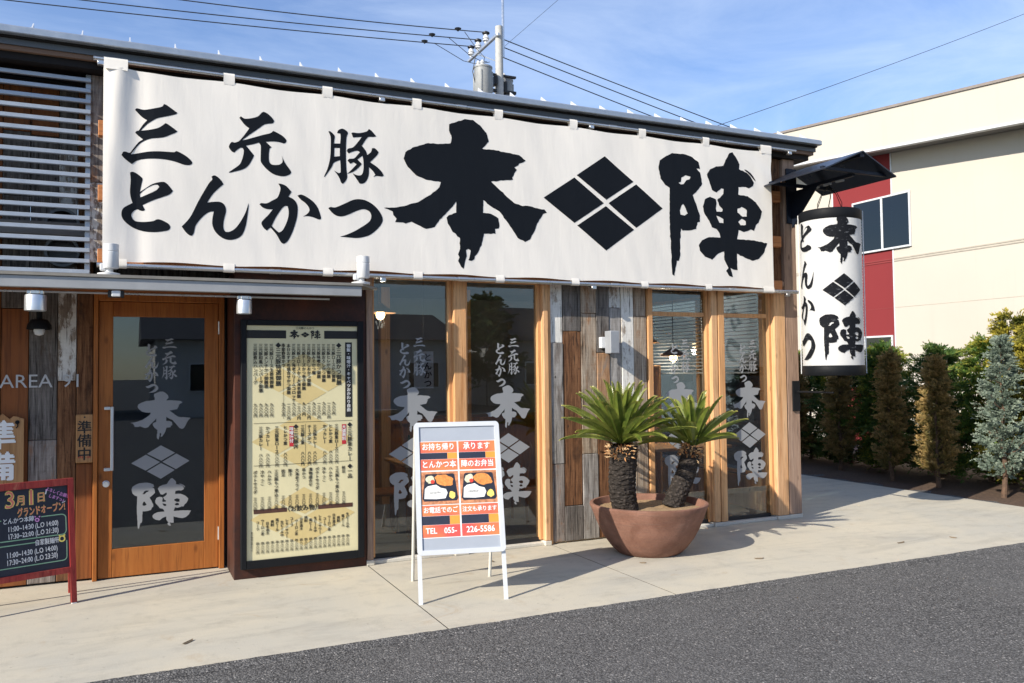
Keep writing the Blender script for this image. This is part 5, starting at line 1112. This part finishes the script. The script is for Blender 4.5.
def can(x, y, z, r, h):
    g = MB(); g.lathe((x, y, z), [(0, 0), (r * .95, 0), (r, .03), (r, h), (r * 1.06, h + .01), (r * 1.06, h + .06), (r * .8, h + .10), (0, h + .12)], 24)
    for k in range(4): a = 1 + k * 1.57; g.bbox(x + r * math.cos(a) - .03, x + r * math.cos(a) + .03, y + r * math.sin(a) - .03, y + r * math.sin(a) + .03, z + .1, z + h - .1, .01)
    o = part('transformer', g, plain('transformer_grey', (.26, .27, .275), .5), t, True); g = MB()
    for k in range(3): a = 2.4 + k * .9; g.lathe((x + r * .6 * math.cos(a), y + r * .6 * math.sin(a), z + h + .05), [(.06, 0), (.09, .05), (.05, .08), (.08, .12), (.03, .2), (0, .21)], 10)
    part('bushing', g, M['white_fix'], o, True)
can(-.66, -.15, 10.75, .30, .90); can(.42, .55, 10.65, .30, .95)
g = MB(); g.bbox(-.7, .6, -.06, .06, 11.0, 11.1, .01); g.bbox(-.7, .6, -.06, .06, 11.55, 11.62, .01); g.bbox(-.26, -.14, -.2, .1, 11.2, 11.5, .02); g.bbox(.16, .26, -.1, .2, 11.0, 11.4, .02); part('bracket', g, M['dark'], t)
g = MB()
for i, y in enumerate((.85, 1.55, 2.2)): g.tube([(-.9 - .3 * i, y, 13.25), (-.5, y * .9, 12.7), (-.35, y * .5, 12.3), (-.6 + .1 * i, -.1, 11.95)], .012, 5)
g.tube([(-.95, -.2, 12.0), (-1.05, -.2, 11.5), (-.9, -.15, 11.0)], .015, 5); part('lead_wire', g, M['dark'], t, True)
wm = plain('wire', (.03, .035, .045), .5)
def wire(a, b, sag, label, r=.016, beads=()):
    a, b = Vector(a), Vector(b); n = 24; pts = [a.lerp(b, i / n) - Vector((0, 0, sag * 4 * (i / n) * (1 - i / n))) for i in range(n + 1)]
    m = a; g = MB(); g.tube([tuple(p - m) for p in pts], r, 6)
    for f in beads: p = a.lerp(b, f) - m; g.lathe(tuple(p), [(0, -.09), (.07, -.03), (.12, .02), (0, .06)], 10)
    o = part('power_line', g, wm, None, True); o.location = m; tag(o, label, 'wire', 'power lines over the roof')
for (ins, px_end, lab) in zip(INS, ((-2.9, 20.5, 13.3), (-7.25, 21.2, 12.98), (-10.2, 22.0, 12.9)), ('upper left power line running from the pole to the photo\'s left', 'middle left power line running from the pole to the photo\'s left', 'lowest left power line running from the pole to the photo\'s left')):
    wire(ins, px_end, .12, lab, .017, (.07,) if 'upper' in lab else (.09,) if 'middle' in lab else (.08,))
for z, e, lab in ((12.87, (34.0, 18.3, 8.75), 'upper power line descending right of the pole'), (12.60, (34.0, 18.3, 8.30), 'middle power line descending right of the pole'), (12.25, (34.0, 18.3, 7.80), 'lowest power line descending right of the pole')):
    wire((11.30, 18, z), e, .10, lab, .017)
wire((11.42, 18, 12.55), (16.0, 18, 16.9), .0, 'thin stay wire rising steeply from the pole top', .007)
wire((20.0, 25, 11.2), (56.0, 25, 25.9), .25, 'single power line rising to the right over the cream building', .016)

# ================================================================== INSIDE THE WINDOWS
def pendant(x, y, z, label):
    t = thing('pendant_lamp', label, 'lamp', (x, y, z), 0, 'lit pendant lamps inside the windows')
    g = MB(); g.lathe((0, 0, 0), [(.02, .13), (.035, .11), (.16, .03), (.165, .02), (.155, .02), (.03, .095), (0, .095)], 24); part('lamp_shade', g, plain('lamp_copper', (.42, .20, .08), .35, .4), t, True)
    g = MB(); g.lathe((0, 0, 0), [(0, -.05), (.035, -.035), (.048, 0), (.035, .035), (0, .06)], 16); part('bulb', g, emit('warm_bulb', (1, .62, .28), 22), t, True)
    ld = bpy.data.lights.new('bulb_light', 'POINT'); ld.energy = 20; ld.color = (1, .80, .58); ld.shadow_soft_size = .06; lo = new_obj('bulb_light', ld, t); lo.location = (0, 0, -.09)
    g = MB(); g.tube([(0, 0, .13), (0, 0, 2.74 - z)], .006, 6); part('cord', g, M['black'], t)
    return t
pendant(2.44, 1.5, 2.27, 'lit pendant lamp inside the leftmost large window')
pendant(5.98, 1.2, 1.80, 'lit pendant lamp inside the window behind the cycads')
pendant(6.35, 2.3, 2.0, 'added pendant lamp brightening the room behind the right hand windows')  # extra lamp, added to lift the dark room behind the right windows
def chair(x, y, rz, label):
    t = thing('chair', label, 'chair', (x, y, .012), rz, 'wooden chairs inside the restaurant'); w = M['door_wood']
    for sx_ in (-1, 1):
        for sy2 in (-1, 1): g = MB(); g.tube([(sx_ * .19, sy2 * .18, 0), (sx_ * .17, sy2 * .17, .44)], .016, 8); part('leg', g, w, t, True)
    g = MB(); g.bbox(-.21, .21, -.20, .20, .44, .47, .01); part('seat', g, w, t)
    g = MB(); pts = [(-.19, .19, .46), (-.2, .23, .65), (-.17, .25, .80), (-.08, .27, .86), (.08, .27, .86), (.17, .25, .80), (.2, .23, .65), (.19, .19, .46)]; g.tube(pts, .015, 8)
    for q in (-.08, 0, .08): g.tube([(q, .20, .46), (q, .265, .85)], .008, 6)
    part('backrest', g, w, t, True)
    return t
def table(x, y, label):
    t = thing('dining_table', label, 'table', (x, y, .012), 0, 'dining tables inside the restaurant')
    g = MB(); g.bbox(-.55, .55, -.35, .35, .70, .735, .006); part('tabletop', g, M['cedar'], t)
    for a in (-.48, .48):
        for b in (-.28, .28): g = MB(); g.bbox(a - .025, a + .025, b - .025, b + .025, 0, .70, .004); part('leg', g, M['door_wood'], t)
    return t
table(3.05, 1.25, 'dining table inside the two left windows'); table(6.05, 1.25, 'dining table inside the two right windows')
chair(2.35, 1.05, 1.57, 'dark wooden chair inside the leftmost large window'); chair(3.75, 1.25, -1.57, 'dark wooden chair inside the second large window'); chair(5.35, 1.2, 1.57, 'dark wooden chair inside the window behind the cycads')
t = thing('poster', 'white paper poster with dark script hung inside the leftmost large window', 'poster', (2.62, .62, 1.50)); g = MB(); g.bbox(-.10, .10, 0, .004, 0, .36, .001); part('paper', g, M['print_white'], t)
g = MB(); g.flat(text('とんかつ', .085, .04, 0, vertical=True, bold=.03, top=.34), lambda x, z: (x, -.002, z)); g.flat(text('三元豚', .06, -.05, 0, vertical=True, bold=.03, top=.34), lambda x, z: (x, -.002, z)); part('lettering', g, M['print_black'], t)
g = MB(); g.tube([(0, .002, .36), (0, .002, 1.24)], .003, 6); part('string', g, M['black'], t)
t = thing('bottle', 'green bottle on the table inside the leftmost window', 'bottle', (2.62, 1.1, .747)); g = MB(); g.lathe((0, 0, 0), [(0, 0), (.035, .0), (.036, .15), (.014, .21), (.013, .27), (0, .27)], 16); part('glass_body', g, plain('green_glass', (.03, .09, .03), .15), t, True)
g = MB(); g.lathe((0, 0, 0), [(.0365, .05), (.0365, .12)], 16); part('bottle_label', g, M['print_white'], t)
t = thing('wall_shelf', 'wooden shelf unit along the back wall inside the right windows', 'shelf', (5.85, 2.45, .012))
g = MB()
for z in (0, .42, .84, 1.26, 1.68): g.bbox(-.7, .7, -.15, .15, z, z + .03, .004)
part('shelf', g, M['cedar'], t); g = MB()
for x in (-.72, .70): g.bbox(x, x + .02, -.15, .15, 0, 1.71, .003)
part('side', g, M['cedar'], t)
for k in range(9):
    g = MB(); x = -.55 + .13 * k; g.bbox(x, x + .09, -.10, .02, .871 + .42 * (k % 2), .871 + .42 * (k % 2) + rnd.uniform(.14, .26), .005); part('box', g, [M['print_white'], M['siding_red'], M['cedar_pale'], M['grey_box']][k % 4], t)

# ================================================================== ACROSS THE STREET (mirrored in the glass)
def house(x, y, w, d, h, rh, label, wall, roof_c):
    t = thing('street_house', label, 'house', (x, y, -.03), 0, 'houses across the street mirrored in the windows')
    g = MB(); g.box(-w / 2, w / 2, -d / 2, d / 2, 0, h); part('wall', g, plain('house_wall', wall, .85, var=.08, sc=1), t)
    g = MB(); g.prism([(-w / 2 - .5, d / 2 + .5, h), (-w / 2 - .5, -d / 2 - .5, h), (-w / 2 - .5, 0, h + rh)], (w + 1, 0, 0)); part('roof', g, plain('house_roof', roof_c, .7, var=.2, sc=3), t)
    k = -w / 2 + 1.2
    while k < w / 2 - 1.5:
        for z in ([1.0] if h < 4 else [1.0, 3.7]):
            g = MB(); g.bbox(k, k + 1.5, d / 2 + .001, d / 2 + .06, z, z + 1.2, .01); wi = part('window', g, M['alu'], t); g = MB(); g.box(k + .08, k + 1.42, d / 2 + .061, d / 2 + .066, z + .08, z + 1.12); part('pane', g, M['glass_far'], wi)
        k += 2.9
    return t
house(-24, -31, 11, 8, 3.0, 1.5, 'house across the street, far left', (.30, .28, .25), (.05, .05, .055))
house(-9, -33, 13, 9, 2.9, 1.4, 'low house across the street', (.46, .42, .36), (.06, .05, .05))
house(7, -31, 12, 8, 3.1, 1.4, 'pale house across the street', (.62, .60, .56), (.055, .055, .06))
house(23, -34, 13, 9, 3.2, 2.0, 'low house across the street with a dark roof', (.50, .48, .45), (.045, .045, .05))
house(40, -32, 14, 9, 4.5, 1.9, 'house across the street, far right', (.33, .31, .27), (.06, .05, .045))
def street_tree(x, y, h, seed, label):
    t = conifer('street_tree', h, h * .32, seed, 'fol_dark', 120, 60, (.22, .05), .4, .25, .6); t.location = (x, y, -.02); tag(t, label, 'tree', 'trees across the street mirrored in the windows')
street_tree(-16.5, -27, 4.6, 71, 'bushy street tree across the road, left of the low house'); street_tree(15.5, -29, 5.2, 72, 'taller street tree mirrored in the windows'); street_tree(29, -28, 4.8, 73, 'street tree mirrored in the right hand windows')
t = thing('street_pole', 'plain concrete street pole across the road mirrored in the windows', 'pole', (4.6, -19, -.02)); g = MB(); g.tube([(0, 0, 0), (0, 0, 9)], [.16, .11], 12); part('pole', g, M['concrete_pale'], t, True); g = MB(); g.bbox(-.9, .9, -.05, .05, 8.3, 8.42, .01); part('crossarm', g, M['alu'], t)
# leaf litter and small stones on the walk edge
for k, (x, y) in enumerate(((6.62, -1.45), (7.25, -1.52), (5.0, -1.35), (4.02, -1.02), (.35, -1.5), (2.9, -.35))):
    g = MB(); l = rnd.uniform(.03, .055); a = rnd.uniform(0, 6.28); p = []
    for q in range(8): tq = 2 * math.pi * q / 8; u_, v_ = l * math.cos(tq), l * .35 * math.sin(tq); p.append((u_ * math.cos(a) - v_ * math.sin(a), u_ * math.sin(a) + v_ * math.cos(a), .004 + .006 * math.cos(2 * tq)))
    g.prism(p, (0, 0, .0015)); o = part('dry_leaf', g, plain('dry_leaf', (.16, .12, .075), .8), None); o.location = (x, y, 0); tag(o, 'small dry leaf lying on the concrete walk', 'leaf', 'dry leaves on the walk')
